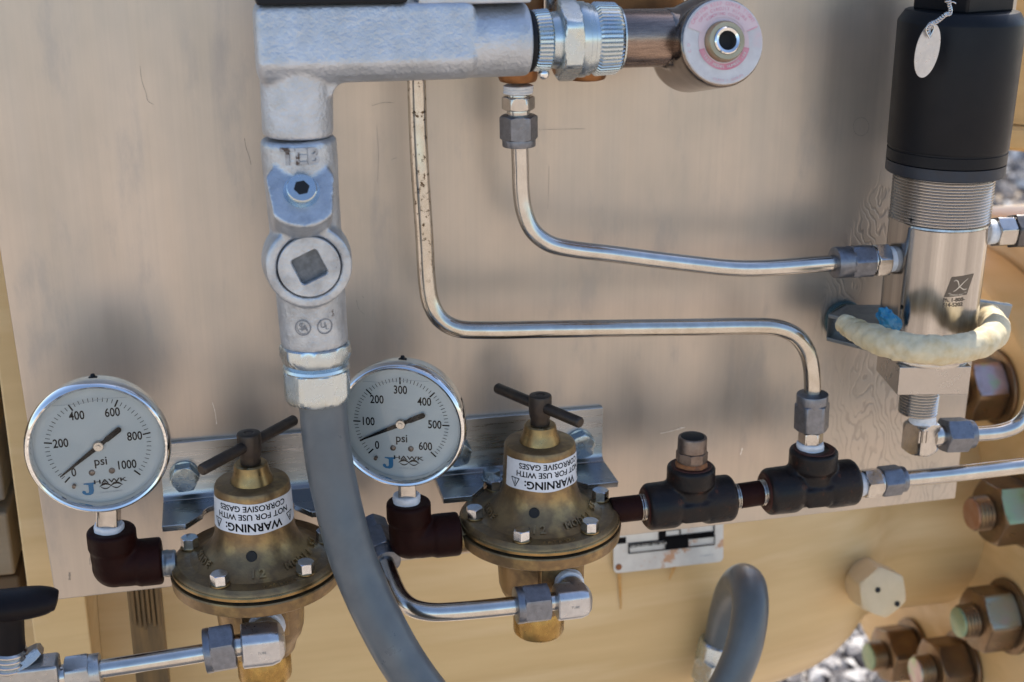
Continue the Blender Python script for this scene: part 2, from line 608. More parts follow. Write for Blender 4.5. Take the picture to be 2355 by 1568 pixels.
def text_geo(body, size, bold=0., ext=0., shear=0., sp=1., sx=1.):
    c = bpy.data.curves.new('t', 'FONT')
    c.body = body
    c.size = size
    c.offset = bold * size
    c.extrude = ext
    c.shear = shear
    c.space_character = sp
    c.align_x = 'CENTER'
    c.align_y = 'CENTER'
    c.resolution_u = 3
    o = bpy.data.objects.new('t', c)
    COL.objects.link(o)
    dg = bpy.context.evaluated_depsgraph_get()
    me = o.evaluated_get(dg).to_mesh()
    V = [Vector((v.co.x * sx, v.co.y, v.co.z)) for v in me.vertices]
    Fc = [tuple(p.vertices) for p in me.polygons]
    o.evaluated_get(dg).to_mesh_clear()
    bpy.data.objects.remove(o)
    bpy.data.curves.remove(c)
    return V, Fc


def arc_text(body, radius, size, centre_deg, inward=False, bold=0., sp=1.12):
    """letters one by one along a circle in the local xy plane, tops outward (or inward)"""
    gs = []
    w = size * .62 * sp
    n = len(body)
    for i, ch in enumerate(body):
        if ch == ' ':
            continue
        s = (i - (n - 1) / 2) * w / radius
        a = R_(centre_deg) - s if not inward else R_(centre_deg) + s
        rot = a - math.pi / 2 if not inward else a + math.pi / 2
        g = text_geo(ch, size, bold)
        gs.append(xf(g, Matrix.Translation((radius * math.cos(a), radius * math.sin(a), 0)) @ Matrix.Rotation(rot, 4, 'Z')))
    return join(gs)


def strip(pts, w):
    """flat line of width w in the xy plane"""
    V, Fc = [], []
    pts = [Vector(p) for p in pts]
    for i, p in enumerate(pts):
        t = (pts[min(i + 1, len(pts) - 1)] - pts[max(i - 1, 0)]).normalized()
        nrm = Vector((-t.y, t.x, 0))
        ww = w[i] if isinstance(w, (list, tuple)) else w
        V += [p + nrm * ww / 2, p - nrm * ww / 2]
    for i in range(len(pts) - 1):
        Fc.append((2 * i, 2 * i + 1, 2 * i + 3, 2 * i + 2))
    return V, Fc


def rect(x0, y0, x1, y1, z=0):
    return [Vector((x0, y0, z)), Vector((x1, y0, z)), Vector((x1, y1, z)), Vector((x0, y1, z))], [(0, 1, 2, 3)]


def disc(r, n=48, z=0, cx=0, cy=0, r0=0):
    if r0:
        V = [Vector((cx + q * math.cos(2 * math.pi * k / n), cy + q * math.sin(2 * math.pi * k / n), z)) for q in (r0, r) for k in range(n)]
        return V, [(k, (k + 1) % n, n + (k + 1) % n, n + k) for k in range(n)]
    return [Vector((cx + r * math.cos(2 * math.pi * k / n), cy + r * math.sin(2 * math.pi * k / n), z)) for k in range(n)], [tuple(range(n))]


def tag(o, label=None, cat=None, group=None, kind=None):
    if label:
        o['label'] = label
    if cat:
        o['category'] = cat
    if group:
        o['group'] = group
    if kind:
        o['kind'] = kind
    return o


def thing(name, label, cat, loc, group=None):
    o = bpy.data.objects.new(name, None)
    o.empty_display_size = .01
    COL.objects.link(o)
    o.location = loc
    o['_o'] = 0
    del o['_o']
    ORG[o.name] = Vector(loc)
    return tag(o, label, cat, group)


ORG = {}


def obj(name, g, m, parent=None, sharp=32, bevel=0, remesh=0, smooth_it=0, label=None, origin=None, facet=None):
    """link a geo (world coordinates) as ONE mesh object"""
    if isinstance(g, list):
        g = join(g)
    org = ORG[parent.name] if parent else Vector(origin) if origin is not None else Vector((0, 0, 0))
    me = bpy.data.meshes.new(name)
    me.from_pydata([tuple(Vector(v) - org) for v in g[0]], [], g[1])
    me.validate()
    bm = bmesh.new()
    bm.from_mesh(me)
    if m is not GLASS:
        bmesh.ops.recalc_face_normals(bm, faces=bm.faces)
    bm.to_mesh(me)
    bm.free()
    me.materials.append(m)
    if facet:                                   # (direction, material): the coating differs on the facet facing that way
        me.materials.append(facet[1])
        fd = Vector(facet[0]).normalized()
        for p in me.polygons:
            if p.normal.dot(fd) > .86:
                p.material_index = 1
    me.shade_smooth()
    if sharp and not remesh:
        me.set_sharp_from_angle(angle=R_(sharp))
    o = bpy.data.objects.new(name, me)
    COL.objects.link(o)
    if parent:
        o.parent = parent
    else:
        o.location = org
    ORG[o.name] = org
    if remesh:
        md = o.modifiers.new('remesh', 'REMESH')
        md.mode = 'VOXEL'
        md.voxel_size = remesh
        md.use_smooth_shade = True
        if smooth_it:
            sm = o.modifiers.new('smooth', 'SMOOTH')
            sm.iterations = smooth_it
            sm.factor = .5
    elif bevel:
        bv = o.modifiers.new('bevel', 'BEVEL')
        bv.width = bevel
        bv.segments = 3
        bv.limit_method = 'ANGLE'
        bv.angle_limit = R_(40)
        bv.harden_normals = False
    if label:
        o['label'] = label
    return o


class Axis:
    """straight axis between two surveyed points; positions along it and radii given in photo units"""

    def __init__(s, a, b, ha, hb=None):
        hb = ha if hb is None else hb
        s.A, s.B = P(*a, ha), P(*b, hb)
        s.L = math.hypot(b[0] - a[0], b[1] - a[1])
        s.d = (s.B - s.A).normalized()
        s.k = (s.B - s.A).length / s.L            # metres per unit along the axis
        s.kr = S(1, (s.A + s.B) / 2)               # metres per unit across
        s.M = frame(s.A, s.d)

    def t(s, u):
        return u * s.k

    def r(s, u):
        return u * s.kr

    def put(s, g):
        return xf(g, s.M)

    def cyl(s, a, b, r, r1=None, ch=.06):
        return s.put(cyl(s.t(a), s.t(b), s.r(r), ch, r1=None if r1 is None else s.r(r1)))

    def hex(s, a, b, r, rot=0, c0=True, c1=True, sides=6):
        return s.put(hexgeo(s.t(a), s.t(b), s.r(r), sides, R_(rot), c0, c1))

    def tape(s, a, b, r, seed=0):
        return s.put(tape(s.t(a), s.t(b), s.r(r), seed=seed))

    def thread(s, a, b, r, n, r1=None):
        return s.put(thread(s.t(a), s.t(b), s.r(r), (s.t(b) - s.t(a)) / n, r1=None if r1 is None else s.r(r1)))

    def prof(s, pts, n=56, shape=None):
        return s.put(lathe([(s.t(a), s.r(b)) for a, b in pts], n, shape))


def tube(name, label, pts, rpx, m=None, group='bent steel tubes', hs=None, cat='tube'):
    w = [P(x, y, h) for x, y, h in pts]
    r = S(rpx, w[len(w) // 2])
    o = obj(name, sweep(w, r, 28, 8), m or STEELTUBE, sharp=40, origin=w[0])
    return tag(o, label, cat, group)


# ================================================================== SETTING
GZ = -.80
n = 60
gv, gf = [], []
E_ = 300.
ticks = [-E_, -80, -30, -14, -8, -5, -3.5, -2.5] + [-2 + .2 * i for i in range(21)] + [2.5, 3.5, 5, 8, 14, 30, 80, E_]
for y in ticks:
    for x in ticks:
        gv.append(Vector((x, y, GZ + (.01 * mnoise.noise(Vector((x * 2, y * 2, 0))) if abs(x) < 3 and abs(y) < 3 else 0))))
nt_ = len(ticks)
for j in range(nt_ - 1):
    for i in range(nt_ - 1):
        gf.append((j * nt_ + i, j * nt_ + i + 1, (j + 1) * nt_ + i + 1, (j + 1) * nt_ + i))
tag(obj('ground', (gv, gf), gravel_mat('gravel_ground', False), sharp=0), kind='structure')

# loose stones where the ground is seen
ico = bmesh.new()
bmesh.ops.create_icosphere(ico, subdivisions=1, radius=1)
iv = [v.co.copy() for v in ico.verts]
ifc = [tuple(v.index for v in f.verts) for f in ico.faces]
ico.free()
sv, sf = [], []
spots_ = [(1880, 1560, 1500, .34), (2335, 395, 700, .9)]
for (px, py, cnt, rad) in spots_:
    c = PZ(px, py, GZ)
    for _ in range(cnt):
        a, q = random.uniform(0, 2 * math.pi), rad * math.sqrt(random.random())
        s = random.uniform(.010, .026) * (1 if rad < .5 else 2.0)
        M = Matrix.Translation((c.x + q * math.cos(a), c.y + q * math.sin(a), GZ + s * .5 + .006)) @ Matrix.Rotation(random.uniform(0, 6.28), 4, Vector((random.uniform(-1, 1), random.uniform(-1, 1), random.uniform(-1, 1))).normalized()) @ Matrix.Diagonal((s, s * random.uniform(.6, .9), s * random.uniform(.5, .8), 1))
        o = len(sv)
        sv += [M @ (v * random.uniform(.8, 1.15)) for v in iv]
        sf += [tuple(i + o for i in f) for f in ifc]
st_ = obj('gravel', (sv, sf), gravel_mat('gravel_stone', True), sharp=30)
tag(st_, 'loose grey and white crushed stone lying on the ground', 'gravel', kind='stuff')

# ------------------------------------------------------------------ tan valve body behind the panel
AX_Y, AX_Z = .24, -.235
root = thing('valve_body', 'big tan painted valve body with round end flanges behind the aluminium panel', 'valve body', (0, AX_Y, AX_Z))
MX = frame((0, AX_Y, AX_Z), (1, 0, 0))
bodyp = [(-.2448, .10), (-.2448, .157), (-.18, .160), (-.12, .162), (0, .164), (.10, .162), (.18, .157), (.22, .151),
         (.25, .145), (.27, .140), (.285, .134), (.297, .126), (.308, .116), (.318, .108), (.33, .103), (.345, .101), (.405, .101)]
obj('body', xf(lathe(bodyp, 120), MX), TAN, root)
obj('flange', xf(lathe([(.403, .10), (.403, .195), (.405, .198), (.409, .200), (.440, .200), (.444, .197), (.444, .10)], 120), MX), TAN, root)
obj('neck', xf(lathe([(-.70, .115), (-.279, .115)], 64), MX), TAN, root)
obj('neck', xf(lathe([(.52, .115), (.9, .115)], 64), MX), TAN, root)
obj('flange_mate', xf(lathe([(.447, .10), (.447, .219), (.450, .224), (.454, .226), (.512, .226), (.516, .222), (.516, .10)], 120), MX), TAN, root)
obj('bonnet', xf(lathe([(-.10, .12), (-.08, .125), (.02, .13), (.03, .185), (.034, .19), (.60, .19), (.61, .18)], 96), frame((.02, .28, .0), (0, 0, 1))), TAN, root)  # unseen bonnet, added behind the panel to shade the left flange


def stud_bolt(ang, side, label, facet=None, sm=PLATED, em=PLATED, rb=.152, rot=0):
    """nut, washer and stud end on a flange face; side +1 = right flange (points to -X), -1 = left flange"""
    a = R_(ang)
    y, z = AX_Y + rb * math.cos(a), AX_Z + rb * math.sin(a)
    x0 = .4028
    t = thing('flange_bolt', label, 'bolt', (x0, y, z), 'plated nuts on the valve flanges')
    M = frame((x0, y, z), (-1, 0, 0), (0, -1, 0))
    obj('washer', xf(cyl(.0002, .004, .0285), M), PLATED, t)
    obj('nut', xf(hexgeo(.0042, .030, .0252, rot=R_(rot)), M), PLATED, t, facet=((0, -.62, .78), facet) if facet else None)
    s = obj('stud', xf(thread(.030, .0415, .0128, .0026, .0011), M), sm, t)
    obj('stud_end', xf(cyl(.0412, .0432, .0112, .15), M), em, s)
    return t


RUSTEND = mat('stud_rust', (.30, .13, .055), .3, .5, (.36, .20, .12), 90)
GREENEND = mat('stud_green', (.20, .30, .20), .5, .4, (.27, .33, .2), 90)
PINKNUT = mat('nut_pink_green', (.36, .27, .25), .8, .34, [(.46, .36, .36), (.34, .44, .27)], 45, vpos=(.35, .62), bump=.15, bscale=300)
GREENNUT = mat('nut_green', (.24, .20, .10), .7, .36, [(.30, .37, .20), (.33, .34, .22)], 40, vpos=(.3, .55), bump=.15, bscale=300)
stud_bolt(128, 1, 'pink and green plated flange nut just right of the sensor below the foam ring', PINKNUT, rot=-22)
stud_bolt(163, 1, 'plated flange nut with green patches and rust orange stud end, beside the panel corner', GREENNUT, em=RUSTEND, rot=-24)
stud_bolt(197, 1, 'pale silver pink flange nut lower right of the tan hexagonal vent plug', PLATEDPALE, em=GREENEND, rot=-18)
stud_bolt(231, 1, 'brown flange nut with pinkish stud end at the bottom edge, lowest of the five', None, em=PINKNUT, rot=-14)
stud_bolt(262, 1, 'brown flange nut with mint green stud end against the grey gravel', None, em=GREENEND, rot=-8)
obj('end_plate', box(Matrix.Translation((-.2605, .19, -.22)), .031, .30, .62), TAN, root, bevel=.0012)

# timbers stacked beyond the left edge of the panel
def timber(y0, y1, m, label, yb):
    a, b = P(30, y0, -yb), P(30, y1, -yb)
    h = a.z - b.z
    c = (-.292 - .30, yb + .06, (a.z + b.z) / 2)
    o = obj('timber', box(Matrix.Translation(c), .60, .12, h), m, origin=c, bevel=.002)
    return tag(o, label, 'timber', 'timbers stacked left of the panel')


def wood(n, a, b):
    return mat(n, a, 0, .75, b, 30, stretch=(.12, 1, 2.2), bump=.3, bscale=160)


timber(738, 820, wood('wood_brown', (0.130, 0.084, 0.053), (0.093, 0.056, 0.034)), 'brown timber at the left edge, uppermost of the stack', .10)
timber(822, 894, wood('wood_brown_pale', (0.155, 0.102, 0.062), (0.118, 0.074, 0.043)), 'brown timber at the left edge, second of the stack from above', .10)
timber(904, 988, wood('wood_tan', (0.298, 0.205, 0.099), (0.248, 0.161, 0.074)), 'tan yellow timber at the left edge beside the rim of the left gauge', .112)
timber(990, 1150, wood('wood_grey', (0.223, 0.192, 0.155), (0.174, 0.146, 0.115)), 'thick weathered grey timber at the left edge beside the left gauge', .10)
timber(1178, 1322, wood('wood_light', (0.285, 0.223, 0.149), (0.236, 0.174, 0.105)), 'pale thick timber at the left edge below the grey one', .10)
timber(1325, 1420, wood('wood_dark', (.14, .09, .045), (.10, .06, .03)), 'dark brown timber at the left edge behind the black lever', .11)

# tan drum above, right
c0 = P(2430, 268, -.22)
root = thing('actuator_drum', 'tan painted drum in the upper right corner behind the black sensor cap', 'drum', c0)
MD = frame(c0, (0, 0, 1))
obj('shell', xf(lathe([(.012, .125), (.22, .125), (.225, .118)], 96), MD), TAN, root)
obj('rim', xf(lathe([(-.006, .08), (-.006, .126), (-.003, .1305), (.003, .132), (.009, .1305), (.011, .126), (.011, .08)], 96), MD), TAN, root)
obj('link_pipe', xf(lathe([(.124, .03), (.42, .03)], 40), frame(c0 + Vector((0, 0, .14)), (-1, .06, 0))), TAN, root)

# hexagonal vent plug
ax = Axis((1988, 1334), (2030, 1363), -.100, -.066)
root = thing('vent_plug', 'tan painted hexagonal vent plug with two small black holes', 'plug', ax.A)
obj('collar', xf(cyl(-.01, ax.t(12), S(50, ax.A)), ax.M), TANPLUG, root)
obj('head', ax.hex(10, ax.L, 60, rot=12), TANPLUG, root)
for (x, y) in ((2019, 1357), (2058, 1385)):
    cc = ax.M.inverted() @ P(x, y, -.066)
    obj('vent_hole', xf(disc(S(6.5, ax.B), 20, ax.t(ax.L) + .0004, cc.x, cc.y), ax.M), DARK, root)

# grooved post
a, b = P(286, 1330, -.03), P(364, 1330, -.03)
root = thing('support_post', 'dark tan grooved post under the panel, left of the brass regulator', 'post', a)
w_ = b.x - a.x
gs = [box(Matrix.Translation((a.x + w_ / 2, a.y + .012, -.26)), w_, .016, .40)]
obj('post', gs, TANDARK, root, bevel=.001)
for i in range(6):
    zt = P(330, 1440 + (i % 3) * 6, -.03).z
    obj('rib', box(Matrix.Translation((a.x + w_ * (.17 + .145 * i), a.y + .0025, (zt - .06) / 2)), w_ * .10, .0028, abs(zt + .06)), TANDARK, root, bevel=.0006)

# nameplate on the body
q = [P(1411, 1319, -.079), P(1659, 1286, -.079)]
q[1].z = q[0].z
q[1] = PZ(1659, 1286, q[0].z)
q[1].y = q[0].y
npo = q[0]
ex = (q[1] - q[0]).normalized()
ez = Vector((0, 0, 1))
W_, H_ = (q[1] - q[0]).length, .040
MN = Matrix(((ex.x, 0, 0, npo.x), (ex.y, 0, -1, npo.y), (ex.z, 1, 0, npo.z), (0, 0, 0, 1)))
MN[0][1], MN[1][1], MN[2][1] = 0, .13, .99
nrm = Vector((MN[0][0], MN[1][0], MN[2][0])).cross(Vector((0, .13, .99))).normalized()
for i in range(3):
    MN[i][2] = nrm[i]
root = thing('nameplate', 'white metal nameplate with black print bands and rust stains on the tan body', 'nameplate', npo)
rc = .0035


def rrect(w, h, r, n=6):
    out = []
    for cx, cy, a0 in ((r, r, 180), (w - r, r, 270), (w - r, h - r, 0), (r, h - r, 90)):
        for k in range(n + 1):
            a = R_(a0 + 90 * k / n)
            out.append(Vector((cx + r * math.cos(a), cy + r * math.sin(a), 0)))
    return out


obj('plate', xf(extrude([v - Vector((0, 0, .0012)) for v in rrect(W_, H_, rc)], (0, 0, .0012)), MN), PLATEWHITE, root, bevel=.0003)
u = W_ / 248.                                   # one photo unit on the plate
bars = [(-5, 66, 28, 80), (32, 63, 226, 66), (100, 66, 117, 86), (100, 84, 150, 87), (113, 66, 227, 73), (147, 66, 150, 84), (224, 73, 227, 93), (32, 42, 35, 63), (35, 42, 114, 44.5),
        (114, 42, 167, 66), (35, 56, 114, 63), (167, 42, 227, 45), (224.5, 45, 227, 66), (167, 61, 226, 66)]
obj('print', xf(join([rect(x0 * u, y0 * u, x1 * u, y1 * u, .00015 + .00012 * i) for i, (x0, y0, x1, y1) in enumerate(bars)]), MN), INK, root)
tx = text_geo('API 6D-0204.1 ISO 14313', 7.4 * u, .01)
w0 = max(v.x for v in tx[0]) - min(v.x for v in tx[0])
obj('lettering', xf(([Vector((v.x * 80 * u / w0 + 76 * u, v.y + 59.3 * u, .0024)) for v in tx[0]], tx[1]), MN), PLATEWHITE, root)
tx = text_geo('M-10000-01 01', 5 * u)
obj('fine_print', xf(([Vector((v.x + 210 * u, v.y + 19 * u, .0003)) for v in tx[0]], tx[1]), MN), INKFAINT, root)
obj('rivet', xf(lathe([(0, .0022), (.0006, .002), (.0009, .0012), (.001, 0)], 20), MN @ Matrix.Translation((11 * u, 14 * u, .0001))), RUST, root)
# rust streaks running off it
for (x0, y0, x1, y1, w) in ((14, 0, 16, -85, 9), (139, 2, 126, -30, 11)):
    pts = [Vector((x0 + (x1 - x0) * k / 8 + random.uniform(-.7, .7), y0 + (y1 - y0) * k / 8, 0)) * u for k in range(9)]
    g = strip(pts, [w * u * (1 - .09 * k) for k in range(9)])
    V = []
    for v in g[0]:
        p = MN @ v
        zz = p.z - AX_Z
        V.append(Vector((p.x, AX_Y - math.sqrt(max(1e-5, .1634 ** 2 - zz * zz)), p.z)))
    obj('rust_streak', (V, g[1]), mat('rust_streak', (.52, .25, .055), 0, .7, (.55, .34, .13), 300), root)

# ------------------------------------------------------------------ the aluminium panel
zt = .46
poly = [Vector((-.2553, 0, -.1306)), Vector((.2850, 0, -.1258)), Vector((.2885, 0, zt)), Vector((-.2715, 0, zt))]
root = thing('mounting_panel', 'large bare aluminium mounting panel with fittings in front of it', 'panel', (0, 0, 0))
obj('sheet', extrude(poly, (0, .004, 0)), PANEL, root, bevel=.0006)
marks = []
MP = Matrix(((1, 0, 0, 0), (0, 0, -1, -.00025), (0, 1, 0, 0), (0, 0, 0, 1)))


def pmark(pts, w):
    l = [P(x, y, 0) for x, y in pts]
    c = [Vector((p.x, p.z, 0)) for p in catmull(l, 6)]
    return xf(strip(c, [w * (.25 + .75 * abs(mnoise.noise(v * 900))) for v in c]), MP)


SCR = mat('scratch_dark', (.31, .28, .25), .8, .5)
ang = [R_(20 * k) for k in range(19)]
marks.append(pmark([(1979 + 18 * math.cos(a), 291 + 21 * math.sin(a)) for a in ang], .0005))
marks.append(pmark([(322, 152), (326, 185), (336, 215), (340, 232), (353, 240)], .0005))
marks.append(pmark([(562, 318), (566, 340), (573, 360), (577, 378)], .0007))
marks.append(pmark([(855, 243), (880, 236), (905, 236)], .0004))
marks.append(pmark([(866, 290), (870, 350), (868, 420)], .0003))
marks.append(pmark([(900, 368), (906, 364), (912, 363)], .0006))
marks.append(pmark([(1238, 298), (1290, 297), (1345, 296)], .0004))
marks.append(pmark([(1262, 382), (1261, 430), (1259, 480)], .0003))
marks.append(pmark([(819, 690), (826, 712), (838, 722)], .0004))
marks.append(pmark([(832, 680), (836, 684)], .0006))
marks.append(pmark([(206, 1282), (207, 1298)], .0009))
marks.append(pmark([(160, 1316), (160, 1333)], .0022))
obj('scratch_mark', marks, SCR, root)
shine = mat('scratch_bright', (.9, .9, .9), 1, .3)
for pts_, w_s in (([(1518, 996), (1545, 990), (1563, 985)], .0014), ([(1560, 985), (1574, 982)], .0018), ([(1702, 1045), (1706, 1030)], .0009), ([(488, 925), (494, 945), (498, 975)], .0008)):
    obj('bright_scratch', pmark(pts_, w_s), shine, root)

# ================================================================== BRACKETS
ZL = -.0742


def bracket(name, x0, x1, ztop, depth, cut, label, sl=0.):
    t = thing(name, label, 'bracket', (x0, 0, ZL), 'aluminium angle brackets')
    th = .0035
    prof = [(0, 0), (th, 0)]
    a = [Vector((x0, -.0002, ZL)), Vector((x0, -.0002, ztop)), Vector((x0, -th, ztop)), Vector((x0, -th, ZL + .004)), Vector((x0, -th - .0012, ZL + .0012)), Vector((x0, -th - .004, ZL)), Vector((x0, -.004, ZL - th)), Vector((x0, -.0012, ZL - th + .001))]
    obj('upright', extrude(a, (x1 - x0, 0, 0)), ALU, t, bevel=.0004)
    # horizontal shelf with a slot cut round the regulator bonnet
    cx, r = cut
    pts = [(x0, -th - .0041), (x0, -depth)]
    ang = [R_(180 - 15 * k) for k in range(13)]
    pts += [(cx - r * 1.35, -depth), (cx - r, -depth + r * .45)]
    pts += [(cx + r * math.cos(q), -depth + .012 + r * .5 * math.sin(q)) for q in ang]
    pts += [(cx + r, -depth + r * .45), (cx + r * 1.35, -depth), (x1 + sl, -depth), (x1, -th - .0041)]
    obj('shelf', extrude([Vector((x, y, ZL - th)) for x, y in pts], (0, 0, th)), ALU, t, bevel=.0004)
    return t


bracket('angle_bracket', -.1935, -.096, -.0425, .0372, (-.149, .024), 'aluminium angle bracket behind the regulator beside the left gauge')
bracket('angle_bracket', -.0460, .0525, -.0428, .0360, (.0025, .024), 'aluminium angle bracket behind the regulator next to the black tees')


def bolt(px, py, r, label, rot):
    p = P(px, py, .0085)
    t = thing('hex_bolt', label, 'bolt', (p.x, -.0036, p.z), 'zinc bolts holding the brackets')
    M = frame((p.x, -.0036, p.z), (0, -1, 0), (0, 0, 1))
    obj('washer', xf(cyl(0, .0012, r * 1.02), M), ZINCBOLT, t)
    h = obj('head', xf(hexgeo(.0013, .0078, r, rot=R_(rot), ch0=False), M), ZINCBOLT, t)
    # raised grade marks
    gs = []
    for k in range(6):
        a = R_(rot + 60 * k + 10)
        gs.append(box(M @ Matrix.Rotation(a, 4, 'Z') @ Matrix.Translation((r * .52, 0, .0079)), r * .36, r * .07, .0005))
    gs.append(xf(text_geo('JDF', r * .42, .02, .0002), M @ Matrix.Translation((0, 0, .008)) @ Matrix.Rotation(R_(-90), 4, 'Z')))
    obj('grade_mark', gs, ZINCBOLT, h)


bolt(424, 1099, .0078, 'zinc hexagon bolt between the left gauge and the regulator handle', 5)
bolt(1053, 1042, .0078, 'zinc hexagon bolt half hidden behind the rim of the right gauge', 12)
bolt(1337, 1024, .0080, 'zinc hexagon bolt at the right end of the right bracket', 20)

# ================================================================== REGULATORS
def regulator(o, bar_a, bar_b, label, text_c, bolts, tilt=0.):
    t = thing('pressure_regulator', label, 'regulator', o, 'bronze pressure regulators')
    T = Matrix.Translation(o)
    Rf = .042

    def L(prof, n=72, shape=None):
        return xf(lathe(prof, n, shape), T)
    bon = [(.0002, .0335), (.0012, .0305), (.003, .0275), (.0055, .0245), (.009, .0220), (.013, .0205), (.017, .0198), (.036, .0190), (.0385, .0188), (.0398, .0182), (.0404, .0172), (.0405, .009)]
    b = obj('bonnet', L(bon, 96), BRASS, t)
    obj('neck', L([(.0404, .0108), (.0420, .0104), (.0440, .0096), (.0465, .0089), (.0495, .0083), (.0502, .0075), (.0502, .004)]), BRASSRIM, b)
    # flange in two plates
    obj('flange', L([(-.0048, .030), (-.0048, .0418), (-.0040, .0424), (-.0028, .0424), (-.0012, .0415), (0, .0400), (.0003, .030)], 120), BRASS, t)
    obj('flange_rim', L([(-.0050, .0405), (-.0050, .0426), (-.0046, .0430), (-.0032, .0430), (-.0026, .0426), (-.0026, .0405)], 120), BRASSRIM, t)
    obj('diaphragm', L([(-.0062, .030), (-.0062, .0412), (-.0051, .0412), (-.0051, .030)], 96), SEAL, t)
    low = [(-.0140, .022), (-.0140, .0415), (-.0128, .0432), (-.0070, .0438), (-.0063, .0434), (-.0063, .03)]
    obj('lower_flange', L(low, 120), BRASS, t)
    bodyp = [(-.0565, .0135), (-.0560, .0165), (-.0535, .0172), (-.0505, .0180), (-.0465, .0205), (-.0420, .0218), (-.0300, .0226), (-.0142, .0232)]
    obj('body', L(bodyp, 72), BRASS, t)
    obj('spring_cap', L([(-.0735, .009), (-.0735, .0125), (-.0728, .0136), (-.0715, .0140), (-.0600, .0140), (-.0592, .0136), (-.0568, .0134)], 72), BRASSBRIGHT, t)
    # handle: spindle head and cross bar
    sp = obj('spindle', L([(.0490, .0052), (.0530, .0050), (.0545, .0056), (.0580, .0060), (.0652, .0060), (.0660, .0057), (.0663, .0048), (.0663, .0028), (.0658, .0020), (.0658, 0)], 40), DARKBRONZE, t)
    A, B = PZ(*bar_a, o[2] + .0600), PZ(*bar_b, o[2] + .0600)
    cen = Vector((o[0], o[1], o[2] + .0600))
    d = (B - A)
    d.z = 0
    ln = d.length
    d.normalize()
    f0 = (A - cen).dot(d)
    M = frame(cen, d, (0, 0, 1))
    obj('cross_bar', xf(lathe([(f0, .0020), (f0 + .0004, .0026), (f0 + .001, .0029), (f0 + ln - .001, .0029), (f0 + ln - .0004, .0026), (f0 + ln, .0020)], 28), M), DARKBRONZE, t)
    # bolts
    for k in bolts:
        a = R_(k)
        M = T @ Matrix.Translation((.0355 * math.cos(a), .0355 * math.sin(a), .0002)) @ Matrix.Rotation(R_(k * 1.7), 4, 'Z')
        h = obj('flange_screw', xf(hexgeo(0.0006, .0060, .0046, ch0=False, n=48), M), CHROMESCREW, t)
        obj('washer', xf(cyl(0, .0007, .0050, n=32), M), BRASSRIM, h)
    # vent hole in the front of the bonnet
    cdir = Vector((cC.x - o[0], cC.y - o[1], 0)).normalized()
    base = math.atan2(cdir.y, cdir.x)
    a = base + R_(-7)
    M = frame((o[0] + .0222 * math.cos(a), o[1] + .0222 * math.sin(a), o[2] + .0092), (math.cos(a), math.sin(a), .28), (0, 0, 1))
    obj('vent_hole', xf(join([disc(.0023, 24, .0006), xf(lathe([(0, .0028), (.0007, .0026), (.0007, .0023)], 24, caps=False), Matrix())]), M), DARK, t)
    # cast letters in the fillet and on the flange
    gs = []

    def cast(s, a0, r, z, size, lean, step):
        for i, ch in enumerate(s):
            a = base + a0 + R_(step) * i
            M = frame((o[0] + r * math.cos(a), o[1] + r * math.sin(a), o[2] + z), (math.cos(a) * lean, math.sin(a) * lean, 1 - lean), (-math.sin(a), math.cos(a), 0))
            gs.append(xf(text_geo(ch, size, .02, .0004), M))
    cast('12', R_(-5), .0290, .0030, .0066, .5, 9)
    cast('MODEL 95', R_(32), .0283, .0034, .0052, .5, 8.5)
    cast('MADE', R_(-84), .0283, .0034, .0052, .5, 8.5)
    obj('cast_lettering', gs, BRASS, b)
    gs = []
    cast('PATENTS', R_(4), .0376, .0004, .0022, .02, 4)
    obj('stamped_lettering', gs, BRASS, b)
    # sticker wrapped round the bonnet, print upside down
    z0, z1 = .0200, .0362
    a0, a1 = base + R_(text_c - 82), base + R_(text_c + 92)
    V, Fc = [], []
    nn = 60
    rad = lambda z: .0198 + (.0190 - .0198) * (z - .017) / (.036 - .017) + .00018
    for k in range(nn + 1):
        a = a0 + (a1 - a0) * k / nn
        for z in (z0, (z0 + z1) / 2, z1):
            w = .0003 * math.sin(a * 5)
            V.append(Vector((o[0] + rad(z) * math.cos(a), o[1] + rad(z) * math.sin(a), o[2] + z + (w if z in (z0, z1) else 0))))
    for k in range(nn):
        for j in (0, 1):
            Fc.append((k * 3 + j, (k + 1) * 3 + j, (k + 1) * 3 + j + 1, k * 3 + j + 1))
    stk = obj('warning_sticker', (V, Fc), STICKER, t)
    gs = []

    def wrap(g, ac, zc, up=False):
        out = []
        for v in g[0]:
            z = zc - v.y
            a = base + R_(ac) - v.x / .0195
            r = rad(z) + .0001
            out.append(Vector((o[0] + r * math.cos(a), o[1] + r * math.sin(a), o[2] + z)))
        gs.append((out, g[1]))
    wrap(text_geo('WARNING:', .0060, .026, sx=.98), text_c, .0237)
    wrap(text_geo('NOT FOR USE WITH', .0043, .02, sx=1.), text_c, .0292)
    wrap(text_geo('CORROSIVE GASES', .0043, .02, sx=1.), text_c, .0336)
    for q in (text_c - 60, text_c + 63):
        tri = [Vector((-.0026, -.0022, 0)), Vector((.0026, -.0022, 0)), Vector((0, .0026, 0))]
        for i in range(3):
            wrap(strip([tri[i].lerp(tri[(i + 1) % 3], k / 3) for k in range(4)], .0005), q, .0238)
        wrap(rect(-.0003, -.0008, .0003, .0012), q, .0238)
        wrap(rect(-.0003, -.0017, .0003, -.0012), q, .0238)
    obj('lettering', gs, INK, stk)
    return t


